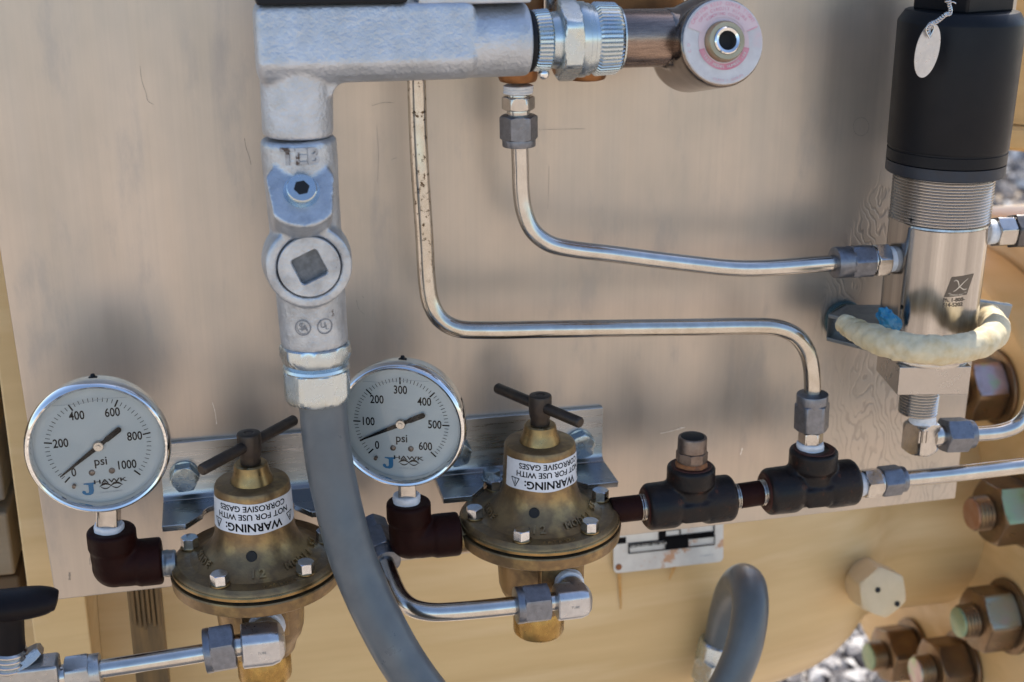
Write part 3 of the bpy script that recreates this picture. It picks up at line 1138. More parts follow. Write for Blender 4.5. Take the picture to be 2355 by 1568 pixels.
CHROMESCREW = mat('bright_screw', (.66, .68, .72), 1, .17, (.56, .57, .60), 300, rvar=.06)
OR = P(1240, 1173, .055)
OL = Vector((-.1465, -.057, -.0842))
regulator(OR, (1137, 893), (1330, 974), 'bronze regulator with sticker and its cross bar falling to the right', 20, (-178, -118, -56, 8, 62, 120))
regulator(OL, (462, 1081), (677, 965), 'bronze regulator with sticker and its cross bar rising to the right', -2, (-200, -122, -50, 8, 62, 110))

# small screw through the right bracket
p = PZ(1130, 1100, ZL)
root = thing('bracket_screw', 'dull hexagon screw on the shelf of the right bracket', 'screw', (p.x, p.y, ZL))
obj('head', xf(hexgeo(.0008, .0056, .0050, ch0=False), Matrix.Translation((p.x, p.y, ZL))), ZINCBOLT, root)
obj('washer', xf(cyl(0, .0008, .0058), Matrix.Translation((p.x, p.y, ZL))), ZINCBOLT, root)


# ================================================================== fittings helper
def run(name, label, cat, ax, segs, group=None):
    """fitting built of coaxial parts: (part, kind, a, b, r, material, extra)"""
    t = thing(name, label, cat, ax.A, group)
    for s in segs:
        part, kind, a, b, r, m = s[:6]
        e = s[6] if len(s) > 6 else None
        g = {'c': lambda: ax.cyl(a, b, r, e), 'h': lambda: ax.hex(a, b, r, e or 0), 't': lambda: ax.tape(a, b, r, len(label)),
             'n': lambda: ax.thread(a, b, r, e or 4), 's': lambda: ax.hex(a, b, r, e or 0, sides=4), 'o': lambda: ax.hex(a, b, r, e or 0, sides=8)}[kind]()
        obj(part, g, m, t)
    return t


CF = 'tube compression fittings'
# fitting under the brass block, top middle
ax = Axis((1191, 190), (1193, 336), .042)
run('tube_connector', 'compression fitting hanging under the copper coloured block, tube bending right', 'fitting', ax,
    [('thread_tape', 't', 5, 25, 34, TAPE), ('neck', 'c', 25, 36, 26, STEEL), ('hex_body', 'h', 31, 61, 39, STEEL, 8), ('collar', 'c', 58, 80, 27, STEEL),
     ('nut', 'h', 74, 130, 45, NUTGREY, 6), ('nut_skirt', 'c', 126, 146, 39, NUTGREY)], CF)
tube('steel_tube', 'steel tube bending from under the copper block across to the sensor', [(1194, 325, .042), (1196, 380, .042), (1198, 440, .042), (1206, 490, .043), (1226, 532, .044), (1262, 560, .045), (1310, 572, .045), (1400, 583, .046), (1500, 596, .047), (1600, 608, .048), (1680, 616, .049), (1740, 617, .05), (1800, 614, .05), (1870, 608, .05), (1945, 603, .05)], 19.5)
ax = Axis((1917, 604), (2085, 594), .05)
run('tube_connector', 'dark compression fitting with white tape entering the left side of the sensor', 'fitting', ax,
    [('nut_skirt', 'c', 0, 40, 36, NUTGREY), ('nut', 'h', 34, 84, 41, NUTGREY, 18), ('collar', 'c', 84, 90, 33, STEEL), ('hex_body', 'h', 88, 120, 41, STEEL, 14),
     ('thread_tape', 't', 119, 172, 30, TAPE)], CF)
# spotted tube
tube('steel_tube', 'stained steel tube dropping behind the silver conduit box and turning to the tee', [(956, 120, .035), (958, 200, .035), (961, 300, .036), (966, 400, .038), (972, 490, .039), (977, 570, .04), (981, 640, .041), (990, 695, .042), (1012, 734, .043), (1050, 755, .044), (1110, 759, .045), (1250, 757, .046), (1450, 754, .048), (1600, 752, .049), (1720, 750, .05), (1785, 753, .051), (1830, 772, .052), (1856, 808, .053), (1866, 850, .054), (1868, 910, .055)], 20.5, STEELSPOT)
ax = Axis((1868, 905), (1862, 1042), .057)
run('tube_connector', 'compression fitting standing on the right black tee', 'fitting', ax,
    [('nut_skirt', 'c', 0, 26, 36, NUTGREY), ('nut', 'h', 20, 80, 41, NUTGREY, 12), ('collar', 'c', 78, 88, 24, STEEL), ('hex_body', 'h', 84, 112, 29, STEEL, 18),
     ('thread_tape', 't', 110, 140, 31, TAPE)], CF)


# ------------------------------------------------------------------ black tees
def tee(l, r, top, rh, label, h):
    ax = Axis(l, r, h)
    mid = ax.A.lerp(ax.B, .51)
    t = thing('pipe_tee', label, 'pipe tee', mid, 'black iron pipe tees')
    Lr = ax.L
    tz = P(*top, h)
    up = Vector((0, 0, 1))
    hgt = (tz - mid).dot(up)
    M = frame(mid, up)
    k = ax.kr
    g = [ax.prof([(0, 44), (3, 50), (8, 54), (62, 55), (70, 52), (78, 46), (Lr - 78, 46), (Lr - 70, 52), (Lr - 62, 55), (Lr - 8, 54), (Lr - 3, 50), (Lr, 44)]),
         xf(lathe([(0, 46 * k), (hgt - 52 * k, 47 * k), (hgt - 44 * k, 55 * k), (hgt - 6 * k, 55.5 * k), (hgt - 2 * k, 52 * k), (hgt, 46 * k)], 56), M),
         box(M @ Matrix.Translation((46 * k, 0, -8 * k)), 12 * k, 58 * k, 44 * k)]
    obj('body', g, BLACKIRON, t, remesh=.0009, smooth_it=5)
    obj('bore_face', xf(lathe([(hgt - .0002, 47 * k), (hgt + .0003, 46 * k), (hgt + .0003, 34 * k), (hgt - .002, 33 * k)], 48), M), MAROONFACE, t)
    obj('bore_face', ax.prof([(-1, 34), (-1.6, 36), (-1.6, 43), (.5, 46)], 48), MAROONFACE, t)
    return ax, mid, hgt


ax1, m1, h1 = tee((1482, 1166), (1683, 1143), (1586, 1069), 56, 'black iron tee closed with a steel plug, next to the regulator', .058)
ax2, m2, h2 = tee((1758, 1131), (1965, 1107), (1861, 1032), 56, 'black iron tee with a tube fitting on top, right of its twin', .058)
# plug
k = ax1.kr
M = frame((m1.x, m1.y, m1.z + h1), (0, 0, 1))
root = thing('pipe_plug', 'round steel plug with a rusty base screwed into the left black tee', 'plug', (m1.x, m1.y, m1.z + h1))
zz = (P(1590, 1003, .058).z - (m1.z + h1))
obj('rust_ring', xf(lathe([(.0004, 37 * k), (.0012, 36 * k), (.0022, 33 * k), (.0026, 30 * k)], 48, lambda a, r, t: r * (1 + .03 * math.sin(3 * a) + .02 * math.sin(8 * a))), M), RUST, root)
obj('thread', xf(thread(.001, zz * .2, 33 * k, .0012), M), RUSTY, root)
obj('octagon_body', xf(hexgeo(zz * .18, zz * .50, 36 * k, sides=8, n=96), M), RUSTY, root)
obj('head', xf(lathe([(zz * .50, 32 * k), (zz * .53, 33.5 * k), (zz * .94, 33 * k), (zz * .98, 32 * k), (zz, 30 * k), (zz, 27.5 * k), (zz * .985, 27 * k), (zz * .985, 0)], 48), M), RUSTY, root)
obj('cap_disc', xf(cyl(zz * .975, zz * .999, 26.5 * k), M), SEAL, root)
# nipples
ax = Axis((1405, 1174), (1484, 1165), .057, .058)
run('pipe_nipple', 'short maroon pipe nipple between regulator and left black tee', 'pipe nipple', ax, [('pipe', 'c', 0, 74, 30, MAROON), ('thread', 'n', 66, 80, 31, STEEL, 3)], 'maroon pipe nipples')
ax = Axis((1674, 1144), (1768, 1130), .058)
run('pipe_nipple', 'short maroon pipe nipple joining the two black tees', 'pipe nipple', ax, [('thread', 'n', 4, 24, 30, STEEL, 4), ('pipe', 'c', 22, 76, 29, MAROON), ('thread', 'n', 74, 92, 30, STEEL, 4)], 'maroon pipe nipples')
# right connector and tube
ax = Axis((1955, 1116), (2085, 1100), .058)
run('tube_connector', 'compression fitting with white tape on the right end of the right tee', 'fitting', ax,
    [('thread_tape', 't', 4, 38, 27, TAPE), ('hex_body', 'h', 28, 64, 36, STEEL, 10), ('collar', 'c', 64, 72, 30, STEEL), ('nut', 'h', 68, 112, 37, NUTGREY, 22), ('nut_skirt', 'c', 110, 124, 30, NUTGREY)], CF)
tube('steel_tube', 'straight steel tube running from the right tee out past the panel edge', [(2076, 1101, .058), (2180, 1091, .058), (2300, 1077, .058), (2420, 1063, .058), (2520, 1051, .058)], 18.5)

# ================================================================== GAUGES
def gauge(hub, h, Rb, turn, roll, maxv, step, minor, needle, label, stem, tapeseg):
    c = P(*hub, h)
    t = thing('pressure_gauge', label, 'pressure gauge', c, 'round steel pressure gauges')
    nrm = Vector((-math.sin(turn), -math.cos(turn), 0))
    up = Vector((0, 0, 1))
    rt = up.cross(nrm)
    M = Matrix(((rt.x, up.x, nrm.x, c.x), (rt.y, up.y, nrm.y, c.y), (rt.z, up.z, nrm.z, c.z), (0, 0, 0, 1)))
    obj('case', xf(lathe([(-.0185, .5 * Rb), (-.0185, .86 * Rb), (-.017, .92 * Rb), (-.0145, .94 * Rb), (-.0068, .94 * Rb)], 96), M), CHROME, t)
    obj('bezel', xf(lathe([(-.0075, .93 * Rb), (-.0070, .985 * Rb), (-.0055, Rb), (-.0030, Rb), (-.0005, .99 * Rb), (.0010, .965 * Rb), (.0014, .945 * Rb), (.0010, .92 * Rb), (-.0004, .895 * Rb), (-.0014, .885 * Rb), (-.0045, .88 * Rb)], 120, caps=False), M), CHROME, t)
    d = obj('dial', xf(disc(.882 * Rb, 96, -.0046), M), DIAL, t)
    MR = M @ Matrix.Rotation(roll, 4, 'Z')
    T0, sweep_ = 225., 270.
    gs = []
    n_ = int(round(maxv / minor))
    for i in range(n_ + 1):
        a = R_(T0 - sweep_ * i / n_)
        maj = abs((i * minor) % step) < 1e-6
        r0, r1, w = (.625, .735, .022) if maj else (.66, .722, .0085)
        d_ = Vector((math.cos(a), math.sin(a), 0))
        pp = Vector((-d_.y, d_.x, 0))
        gs.append(([(d_ * r0 - pp * w / 2) * Rb + Vector((0, 0, -.0044)), (d_ * r1 - pp * w / 2) * Rb + Vector((0, 0, -.0044)), (d_ * r1 + pp * w / 2) * Rb + Vector((0, 0, -.0044)), (d_ * r0 + pp * w / 2) * Rb + Vector((0, 0, -.0044))], [(0, 1, 2, 3)]))
    obj('tick_mark', xf(join(gs), MR), INK, d)
    gs = []
    for v in range(0, maxv + 1, step):
        a = R_(T0 - sweep_ * v / maxv)
        s = str(v)
        rr = .51 - .018 * (len(s) - 3) * 1.2 + (.02 if 45 < math.degrees(a) % 360 < 135 else 0)
        if v == 0:
            rr = .54
        gs.append(xf(text_geo(s, .185 * Rb, .016, sx=.76), Matrix.Translation((rr * Rb * math.cos(a), rr * Rb * math.sin(a), -.0044))))
    gs.append(xf(text_geo('psi', .185 * Rb, .012, sx=.92), Matrix.Translation((.0, -.25 * Rb, -.0044))))
    obj('numerals', xf(join(gs), MR), INK, d)
    # maker's mark
    J = [Vector((x, y, 0)) * Rb for x, y in ((-.27, -.565), (-.115, -.565), (-.115, -.585), (-.14, -.595), (-.14, -.69), (-.155, -.735), (-.20, -.755), (-.26, -.75), (-.30, -.72), (-.305, -.69), (-.28, -.675), (-.255, -.69), (-.25, -.715), (-.225, -.72), (-.21, -.70), (-.21, -.597), (-.24, -.588), (-.27, -.585))]
    obj('logo_initial', xf(([v + Vector((0, 0, -.0044)) for v in J], [tuple(range(len(J)))]), MR), INKBLUE, d)
    gs = [xf(text_geo('HAWK', .085 * Rb, .02, sx=1.75), Matrix.Translation((.095 * Rb, -.565 * Rb, -.0044)))]
    for sx_ in (-1, 1):
        cxx = .10 + sx_ * .075
        top = [Vector((cxx + .085 * (k / 6 - .5) * 2, -.645 + sx_ * .0 + .045 * math.sin(math.pi * k / 6), 0)) * Rb for k in range(7)]
        bot = [Vector((cxx + .085 * (k / 6 - .5) * 2 * .8, -.645 - .035 * math.sin(math.pi * k / 6), 0)) * Rb for k in range(7)]
        gs.append(xf(strip(top, [.004 * Rb, .02 * Rb, .034 * Rb, .036 * Rb, .03 * Rb, .02 * Rb, .008 * Rb]), Matrix.Translation((0, 0, -.0044))))
        gs.append(xf(strip(bot, [.006 * Rb, .012 * Rb, .018 * Rb, .018 * Rb, .016 * Rb, .012 * Rb, .006 * Rb]), Matrix.Translation((0, 0, -.0044))))
    obj('logo_lettering', xf(join(gs), MR), INK, d)
    obj('fine_print', xf(text_geo('OILFIELD SUPPLY', .036 * Rb, 0, sx=1.1), MR @ Matrix.Translation((.09 * Rb, -.735 * Rb, -.0044))), INKFAINT, d)
    for sx_ in (-1, 1):
        obj('dial_screw', xf(lathe([(-.0045, .045 * Rb), (-.0040, .042 * Rb), (-.0037, .025 * Rb), (-.0036, 0)], 20), MR @ Matrix.Translation((sx_ * .137 * Rb, -.41 * Rb, 0))), RUSTY, d)
    obj('stop_pin', xf(cyl(-.0045, -.0020, .026 * Rb, n=16), MR @ Matrix.Translation((-.40 * Rb, -.575 * Rb, 0))), RUSTY, d)
    # needle
    a = R_(needle)
    tip = [(.70, .006), (.62, .011), (.12, .030), (0, .036)]
    pol = [Vector((x, y, 0)) for x, y in tip] + [Vector((-.12, .026, 0)), Vector((-.16, .038, 0))] + [Vector((-.37 - .04 * math.sin(R_(q)), .04 * math.cos(R_(q)), 0)) for q in range(0, 181, 30)] + [Vector((-.16, -.038, 0)), Vector((-.12, -.026, 0))] + [Vector((x, -y, 0)) for x, y in reversed(tip)]
    obj('needle', xf(extrude([v * Rb + Vector((0, 0, -.0034)) for v in pol], (0, 0, .0006)), MR @ Matrix.Rotation(a, 4, 'Z')), INK, t)
    obj('needle_hub', xf(join([lathe([(-.0044, .075 * Rb), (-.0026, .075 * Rb), (-.0022, .066 * Rb), (-.0022, .03 * Rb), (-.0018, .026 * Rb), (-.0018, 0)], 32)]), M), STEEL, t)
    # fill level of the liquid
    lv = [Vector((x * Rb, (.70 + .012 * math.sin(x * 9)) * Rb, -.0019)) for x in [-.5 + k / 20 for k in range(21)]]
    obj('liquid_line', xf(strip(lv, .008 * Rb), M @ Matrix.Rotation(R_(4), 4, 'Z')), INKFAINT, t)
    obj('glass', xf(disc(.885 * Rb, 96, -.0012), M), GLASS, t)
    # rubber vent plug on the case
    obj('fill_plug', xf(lathe([(.93 * Rb, .0020), (.95 * Rb, .0021), (.96 * Rb, .0012), (.995 * Rb, .0009), (1.0 * Rb, 0)], 20), frame(M @ Vector((0, 0, -.012)), (0, 0, 1))), BLACKPL, t)
    # stem
    sx0, sx1, sy0, sy1 = stem
    ax = Axis(((sx0 + sx1) / 2, sy0 - 40), ((sx0 + sx1) / 2 + 1, sy1), .056)
    obj('stem', ax.hex(-20, ax.L, (sx1 - sx0) / 2 * 1.12, sides=4, rot=8), STEEL, t)
    tx0, tx1, ty0, ty1 = tapeseg
    ax = Axis(((tx0 + tx1) / 2, ty0), ((tx0 + tx1) / 2 + 1, ty1), .056)
    obj('thread_tape', ax.tape(0, ax.L + 6, (tx1 - tx0) / 2), TAPE, t)
    return t


gauge((225, 1032), .074, .0336, R_(0), R_(1), 1000, 200, 20, 216, 'round pressure gauge reading to 1000 psi, standing at the left edge', (219, 279, 1180, 1206), (217, 284, 1203, 1232))
gauge((918, 981), .074, .0332, R_(20), R_(0), 600, 100, 10, 205, 'round pressure gauge reading to 600 psi, partly behind the grey hose', (910, 961, 1121, 1144), (903, 966, 1136, 1168))


def pipe_elbow(vx, vtop, hx, hy, r, label, h=.056):
    """heavy screwed elbow: collar up, collar right, rounded heel"""
    top = P(vx, vtop, h)
    cor = P(vx + 6, hy, h)
    end = P(hx, hy - (hx - vx) * .1, h)
    cor = Vector((top.x, top.y, end.z))
    t = thing('pipe_elbow', label, 'pipe elbow', cor, 'maroon pipe elbows')
    k = S(1, cor)
    Mu, Mr = frame(cor, (0, 0, 1)), frame(cor, (1, 0, 0))
    hu, hr = (top - cor).z, (end - cor).x
    arc = [cor + Vector((0, 0, hu * .5)), cor + Vector((0, 0, 20 * k)), cor + Vector((5 * k, 0, 5 * k)), cor + Vector((20 * k, 0, 0)), cor + Vector((hr * .5, 0, 0))]
    g = [xf(lathe([(hu * .42, (r - 7) * k), (hu * .52, r * k), (hu - 5 * k, r * k), (hu - 1.5 * k, (r - 2) * k), (hu, (r - 7) * k)], 48), Mu),
         xf(lathe([(hr * .40, (r - 7) * k), (hr * .50, r * k), (hr - 5 * k, r * k), (hr - 1.5 * k, (r - 2) * k), (hr, (r - 7) * k)], 48), Mr),
         sweep(arc, (r - 4) * k, 40, 6, smooth=1), xf(lathe([(-(r - 4) * k * math.cos(R_(q)), max(.0001, (r - 4) * k * math.sin(R_(q)))) for q in range(0, 181, 12)], 40), Mu)]
    obj('body', g, MAROON, t, remesh=.0009, smooth_it=4)
    return t


pipe_elbow(255, 1216, 374, 1300, 55, 'maroon pipe elbow under the left gauge')
pipe_elbow(939, 1152, 1056, 1238, 51, 'maroon pipe elbow under the right gauge')
ax = Axis((366, 1297), (402, 1294), .056)
run('pipe_nipple', 'silver threaded nipple between left elbow and regulator', 'pipe nipple', ax, [('pipe', 't', 0, 40, 31, GALV)], None)
ax = Axis((1046, 1238), (1085, 1233), .056)
run('pipe_nipple', 'dull brass nipple between right elbow and regulator', 'pipe nipple', ax, [('pipe', 'c', 0, 60, 34, BRASS)], None)

# ================================================================== lower elbow fittings, tubes
def lower_elbow(ex0, ex1, ey, er, tp, boss, label, nut, reg):
    """90 degree fitting: screwed into the regulator's front port, arm to the left"""
    H = .098
    c = P((ex0 + ex1) / 2, ey, H)
    t = thing('elbow_fitting', label, 'fitting', c, 'steel elbow fittings')
    k = S(1, c)
    half = (ex1 - ex0) / 2 * k
    MX_ = frame(c, (-1, .0, 0), (0, -1, 0))
    # body: chamfered square bar along X with a rounded far end
    pr = [(half, er * .94), (half - .0006, er * 1.0), (-half * .35, er), (-half * .7, er * .88), (-half * .92, er * .62), (-half, er * .35)]
    sq = lambda a, r, tt: min(r * k * .95 * polyR(a, 4, 0), r * k * 1.12)
    g = [xf(lathe([(tt, r) for tt, r in reversed(pr)], 64, sq), MX_)]
    # shoulder going back and up to the port
    bp = P(*tp, .080)
    d = (bp - c)
    Mb = frame(c + Vector((k * 4, 0, k * 4)), d, (0, 0, 1))
    ln = d.length
    g.append(xf(lathe([(0, er * .84 * k), (ln * .55, er * .82 * k), (ln * .60, er * .72 * k), (ln * .78, er * .72 * k)], 48), Mb))
    obj('body', g, STEELMATT, t, sharp=28)
    obj('thread_tape', xf(tape(ln * .66, ln * 1.08, er * .92 * k, seed=3), Mb), TAPE, t)
    nx0, nx1, ny = nut
    axn = Axis((ex0 + 6, ey + 1), (nx0, ny), H)
    Ln = axn.L
    obj('neck', axn.cyl(0, 32, er * .56), STEEL, t)
    obj('nut', axn.hex(22, Ln - 14, er * 1.25, rot=4), NUTGREY, t)
    obj('nut_skirt', axn.cyl(Ln - 18, Ln, er * 1.12), NUTGREY, t)
    obj('stamp', xf(text_geo('TUBE', 8 * k, .01, .0001), Matrix(((1, 0, 0, c.x - half * .1), (0, 0, -1, c.y - er * k * .951), (0, 1, 0, c.z + 2 * k), (0, 0, 0, 1)))), GALV, t)
    return t


STEELMATT = mat('matt_stainless', (0.527, 0.527, 0.544), .9, .33, (0.459, 0.459, 0.476), 200, rvar=.08, bump=.1, bscale=700)
lower_elbow(1276, 1360, 1380, 38, (1300, 1335), None, 'steel elbow fitting on the front of the right regulator', (1185, 1262, 1392), OR)
lower_elbow(556, 655, 1480, 46, (610, 1435), None, 'steel elbow fitting on the front of the left regulator', (470, 545, 1497), OL)
for o, px, nm in ((OR, (1294, 1318), 0), (OL, (608, 1415), 0)):
    root = bpy.data.objects['pressure_regulator' if o is OR else 'pressure_regulator.001']
    c = P(*px, .083)
    obj('port_boss', box(Matrix.Translation((c.x, (c.y + o.y) / 2, c.z - .001)), .0235, abs(c.y - o.y), .025), BRASS, root, bevel=.0012)
tube('steel_tube', 'steel tube curving from the right elbow fitting up behind the grey hose', [(1196, 1391, .098), (1120, 1399, .098), (1040, 1406, .097), (990, 1407, .095), (950, 1398, .091), (921, 1375, .083), (902, 1338, .072), (888, 1300, .060), (877, 1268, .05)], 21.5)
ax = Axis((890, 1295), (858, 1215), .058, .030)
run('tube_connector', 'dark compression nut half hidden behind the grey hose', 'fitting', ax,
    [('nut_skirt', 'c', 0, 30, 33, NUTGREY), ('nut', 'h', 22, 66, 40, NUTGREY, 10), ('hex_body', 'h', 66, 96, 36, NUTGREY)], CF)
tube('steel_tube', 'straight steel tube at the bottom left between two compression nuts', [(486, 1498, .098), (400, 1512, .099), (310, 1526, .1), (200, 1543, .1)], 21.5)
ax = Axis((232, 1539), (132, 1555), .1)
run('tube_connector', 'compression fitting at the left end of the bottom left tube', 'fitting', ax,
    [('nut_skirt', 'c', 0, 32, 39, NUTLIGHT := mat('light_nut', (.42, .42, .42), .9, .33, (.36, .36, .36), 200, rvar=.08)), ('nut', 'h', 24, 80, 45, NUTLIGHT, 8), ('neck', 'c', 78, 104, 26, STEEL)], CF)

# black handled valve, bottom left
c = P(28, 1400, .1)
k = S(1, c)
root = thing('needle_valve', 'small steel valve with a black lever handle in the lower left corner', 'valve', c)
lev = [P(x, y, .1) for x, y in ((-60, 1396), (0, 1392), (50, 1387), (95, 1381), (118, 1379), (133, 1381))]
rf = lambda s, a: k * (36 if s < .45 else 36 - 13 * ((s - .45) / .49) ** 1.3 if s < .94 else 23 * math.sqrt(max(.02, 1 - ((s - .94) / .06) ** 2)))
obj('lever', sweep(lev, 1, 32, 8, rfun=rf, smooth=1, sq=(1.35, .95)), BLACKBR, root)
ax = Axis((20, 1395), (18, 1560), .1)
obj('hub', ax.prof([(0, 30), (30, 34), (70, 36), (88, 38), (96, 36), (97, 20)]), BLACKBR, root)
obj('bonnet_ring', ax.thread(94, 140, 42, 4), STEEL, root)
obj('lock_nut', xf(hexgeo(0, ax.t(22), 62 * k, rot=R_(20)), frame(P(40, 1512, .094), (.5, -.25, -.85))), NUTLIGHT, root)
obj('body', box(frame(P(60, 1545, .1), (0, 0, 1)), 70 * k, 150 * k, 52 * k), NUTLIGHT, root, bevel=.0015)

# ================================================================== CONDUIT
HC = .086
pa = P(600, 92, HC)
kk = S(1, pa)
zc = P(684, 100, HC)
root = thing('conduit_box', 'silver cast conduit box forming an elbow at the top', 'conduit box', zc)
L_, T_, B_, Rr = P(586, 100, HC), P(640, 6, HC + .0), P(640, 186, HC), P(1085, 96, HC)
ztop, zbot = T_.z, P(800, 189, HC + .004).z
prof_ = [(.0165, ztop), (-.0128, ztop), (-.0140, ztop - .0012), (-.0182, zbot + .0105), (-.0178, zbot + .0085), (-.0150, zbot + .0045), (-.0105, zbot + .0012), (-.006, zbot), (.010, zbot), (.0165, zbot + .006)]
g = [extrude([Vector((L_.x, -HC + y, z)) for y, z in prof_], (Rr.x - L_.x, 0, 0))]
bx = obj('casting', g, CAST, root)
bx.data.materials[0] = CAST
bm = bmesh.new()
bm.from_mesh(bx.data)
ends = [e for e in bm.edges if abs(e.verts[0].co.x - e.verts[1].co.x) < 1e-5]
bmesh.ops.bevel(bm, geom=ends, offset=.005, segments=4, affect='EDGES', profile=.5)
ah = Axis((1060, 96), (1212, 90), HC)
av = Axis((680, 110), (685, 313), HC)


def add_bm(bm, g, org):
    vs_ = [bm.verts.new(Vector(v) - org) for v in g[0]]
    for f in g[1]:
        try:
            bm.faces.new([vs_[i] for i in f])
        except ValueError:
            pass


add_bm(bm, ah.prof([(-80, 82), (0, 82), (30, 82), (142, 83), (147, 82), (150, 78)]), ORG[root.name])
add_bm(bm, av.prof([(-50, 84), (60, 83), (192, 82), (198, 80.5), (201, 78)]), ORG[root.name])
# fillet in the inner corner
ci = P(770, 198, HC)
rf_ = .0055
xl = P(766, 215, HC).x - .0006
zl = zbot + .0004
pf = [Vector((xl - .008, -HC - .009, zl + .008)), Vector((xl + rf_, -HC - .009, zl + .008)), Vector((xl + rf_, -HC - .009, zl))] + [Vector((xl + rf_ + rf_ * math.cos(R_(q)), -HC - .009, zl - rf_ + rf_ * math.sin(R_(q)))) for q in range(105, 181, 15)] + [Vector((xl - .008, -HC - .009, zl - rf_))]
add_bm(bm, extrude(pf, (0, .018, 0)), ORG[root.name])
bmesh.ops.recalc_face_normals(bm, faces=bm.faces)
bm.to_mesh(bx.data)
bm.free()
bx.data.shade_smooth()
md = bx.modifiers.new('remesh', 'REMESH')
md.mode = 'VOXEL'
md.voxel_size = .0009
md.use_smooth_shade = True
sm = bx.modifiers.new('smooth', 'SMOOTH')
sm.iterations = 9
c1, c2 = P(586, 8, HC), P(925, 8, HC)
obj('cover', box(Matrix.Translation(((c1.x + c2.x) / 2, -HC, ztop + .0035)), c2.x - c1.x, .033, .0065), SEAL, root, bevel=.001)
obj('boss', box(Matrix.Translation(((c2.x + .03), -HC, ztop + .001)), .050, .026, .004), CAST, root, bevel=.001)

# seal-off fitting below
av = Axis((685, 314), (724, 792), HC)
root = thing('conduit_seal', 'silver cast conduit seal with two plugs and raised marks below the conduit box', 'conduit seal', av.A)
body = av.prof([(0, 76), (4, 82), (10, 85), (60, 85), (130, 82), (180, 82), (260, 80), (380, 80), (430, 79), (466, 79), (474, 77), (478, 74)])
cb = P(711, 614, HC + 97 * S(1, P(710, 622, HC + .02)))
kb = S(1, P(710, 622, HC + .02))
Mb = frame((cb.x, -HC, cb.z), (0, -1, 0), (0, 0, 1))
front = 97 * kb
boss = xf(lathe([(-.012, 88 * kb), (.004, 106 * kb), (.010, 103 * kb), (front - .002, 100 * kb), (front - .0006, 99 * kb), (front, 96 * kb), (front, 74.5 * kb), (front - .0038, 74 * kb), (front - .0038, 0)], 64), Mb)
tl = R_(38)
pc = P(693, 440, HC + .0205)
kp = S(1, pc)
dplug = Vector((0, -math.cos(tl), math.sin(tl)))
Mp = frame(pc, dplug, (0, 0, 1))
pad = xf(lathe([(-.028, 80 * kp), (-.0012, 89 * kp), (-.0003, 88 * kp), (0, 85 * kp)], 96, lambda a, r, t: min(r, (74 + 10 * math.cos(a)) * kp / max(.05, abs(math.sin(a))))), Mp)
obj('casting', [body, boss, pad], CASTWORN, root, remesh=.0008, smooth_it=7)
# hex socket plug
sp_ = obj('socket_plug', xf(lathe([(-.001, 42 * kp), (.0003, 42 * kp), (.0003, 40 * kp), (.0012, 40 * kp), (.0012, 38 * kp), (.0024, 38 * kp), (.0024, 36 * kp), (.0034, 35 * kp), (.0038, 33 * kp), (.0038, 18 * kp)], 48), Mp), ZINC, root)
obj('hex_socket', xf(hexgeo(.0030, .0040, 18.5 * kp, rot=R_(10), ch0=False, ch1=False), Mp), DARK, sp_)
# square recess plug
kq = S(1, P(710, 610, HC + .024))
Mq = frame((P(711, 613, HC + front).x, -HC - front, P(711, 613, HC + front).z), (0, -1, 0), (0, 0, 1))
obj('thread_gap', xf(disc(76 * kq, 64, -.0030, 0, 0, 68 * kq), Mq), SEAL, root)
# plug disc with a real square hole
sqh = 33 * kq
ro = R_(24)
nn = 64
outer = [Vector((72.5 * kq * math.cos(2 * math.pi * k / nn), 72.5 * kq * math.sin(2 * math.pi * k / nn), 0)) for k in range(nn)]
inner = []
for kx in range(nn):
    a = 2 * math.pi * kx / nn
    rr = min(sqh * polyR(a, 4, ro), sqh * 1.30)
    inner.append(Vector((rr * math.cos(a), rr * math.sin(a), 0)))
V, Fc = [], []
dz = [(outer, -.0032, 1.), (outer, .0006, 1.), (outer, .0009, .99), (outer, .0011, .975), (inner, .0011, 1.06), (inner, .0006, 1.0), (inner, -.0022, .98)]
for ring, z, s in dz:
    V += [Vector((v.x * s, v.y * s, z)) for v in ring]
for i in range(len(dz) - 1):
    for kx in range(nn):
        k2 = (kx + 1) % nn
        Fc.append((i * nn + kx, i * nn + k2, (i + 1) * nn + k2, (i + 1) * nn + kx))
Fc.append(tuple((len(dz) - 1) * nn + kx for kx in range(nn)))
inner_floor = [Vector((v.x * .965, v.y * .985, -.0019)) for v in inner]
# bore through the casting so the recess is open
pl = obj('square_plug', xf((V, Fc), Mq), CASTWORN, root)
obj('socket_floor', xf((inner_floor, [tuple(range(nn))]), Mq), mat('socket_shade', (.15, .165, .185), .3, .5, (.09, .10, .11), 300, bump=.3), pl)  # shade of the recess put into a darker floor colour
cast_o = [c for c in root.children if c.name.startswith('casting')][0]
cut = bpy.data.meshes.new('cut')
gcut = xf(lathe([(-.011, 60 * kq), (.01, 60 * kq)], 48), Mq)
# emboss lettering
def on_front(g, px, py, tiltdeg, dh):
    p = P(px, py, dh)
    M = frame(p, (0, -math.cos(R_(tiltdeg)), math.sin(R_(tiltdeg))), (0, 0, 1)) @ Matrix.Rotation(R_(90), 4, 'Z')
    # local x currently up; rotate so text reads left to right
    return xf(g, frame(p, (0, -math.cos(R_(tiltdeg)), math.sin(R_(tiltdeg))), (1, 0, 0)))


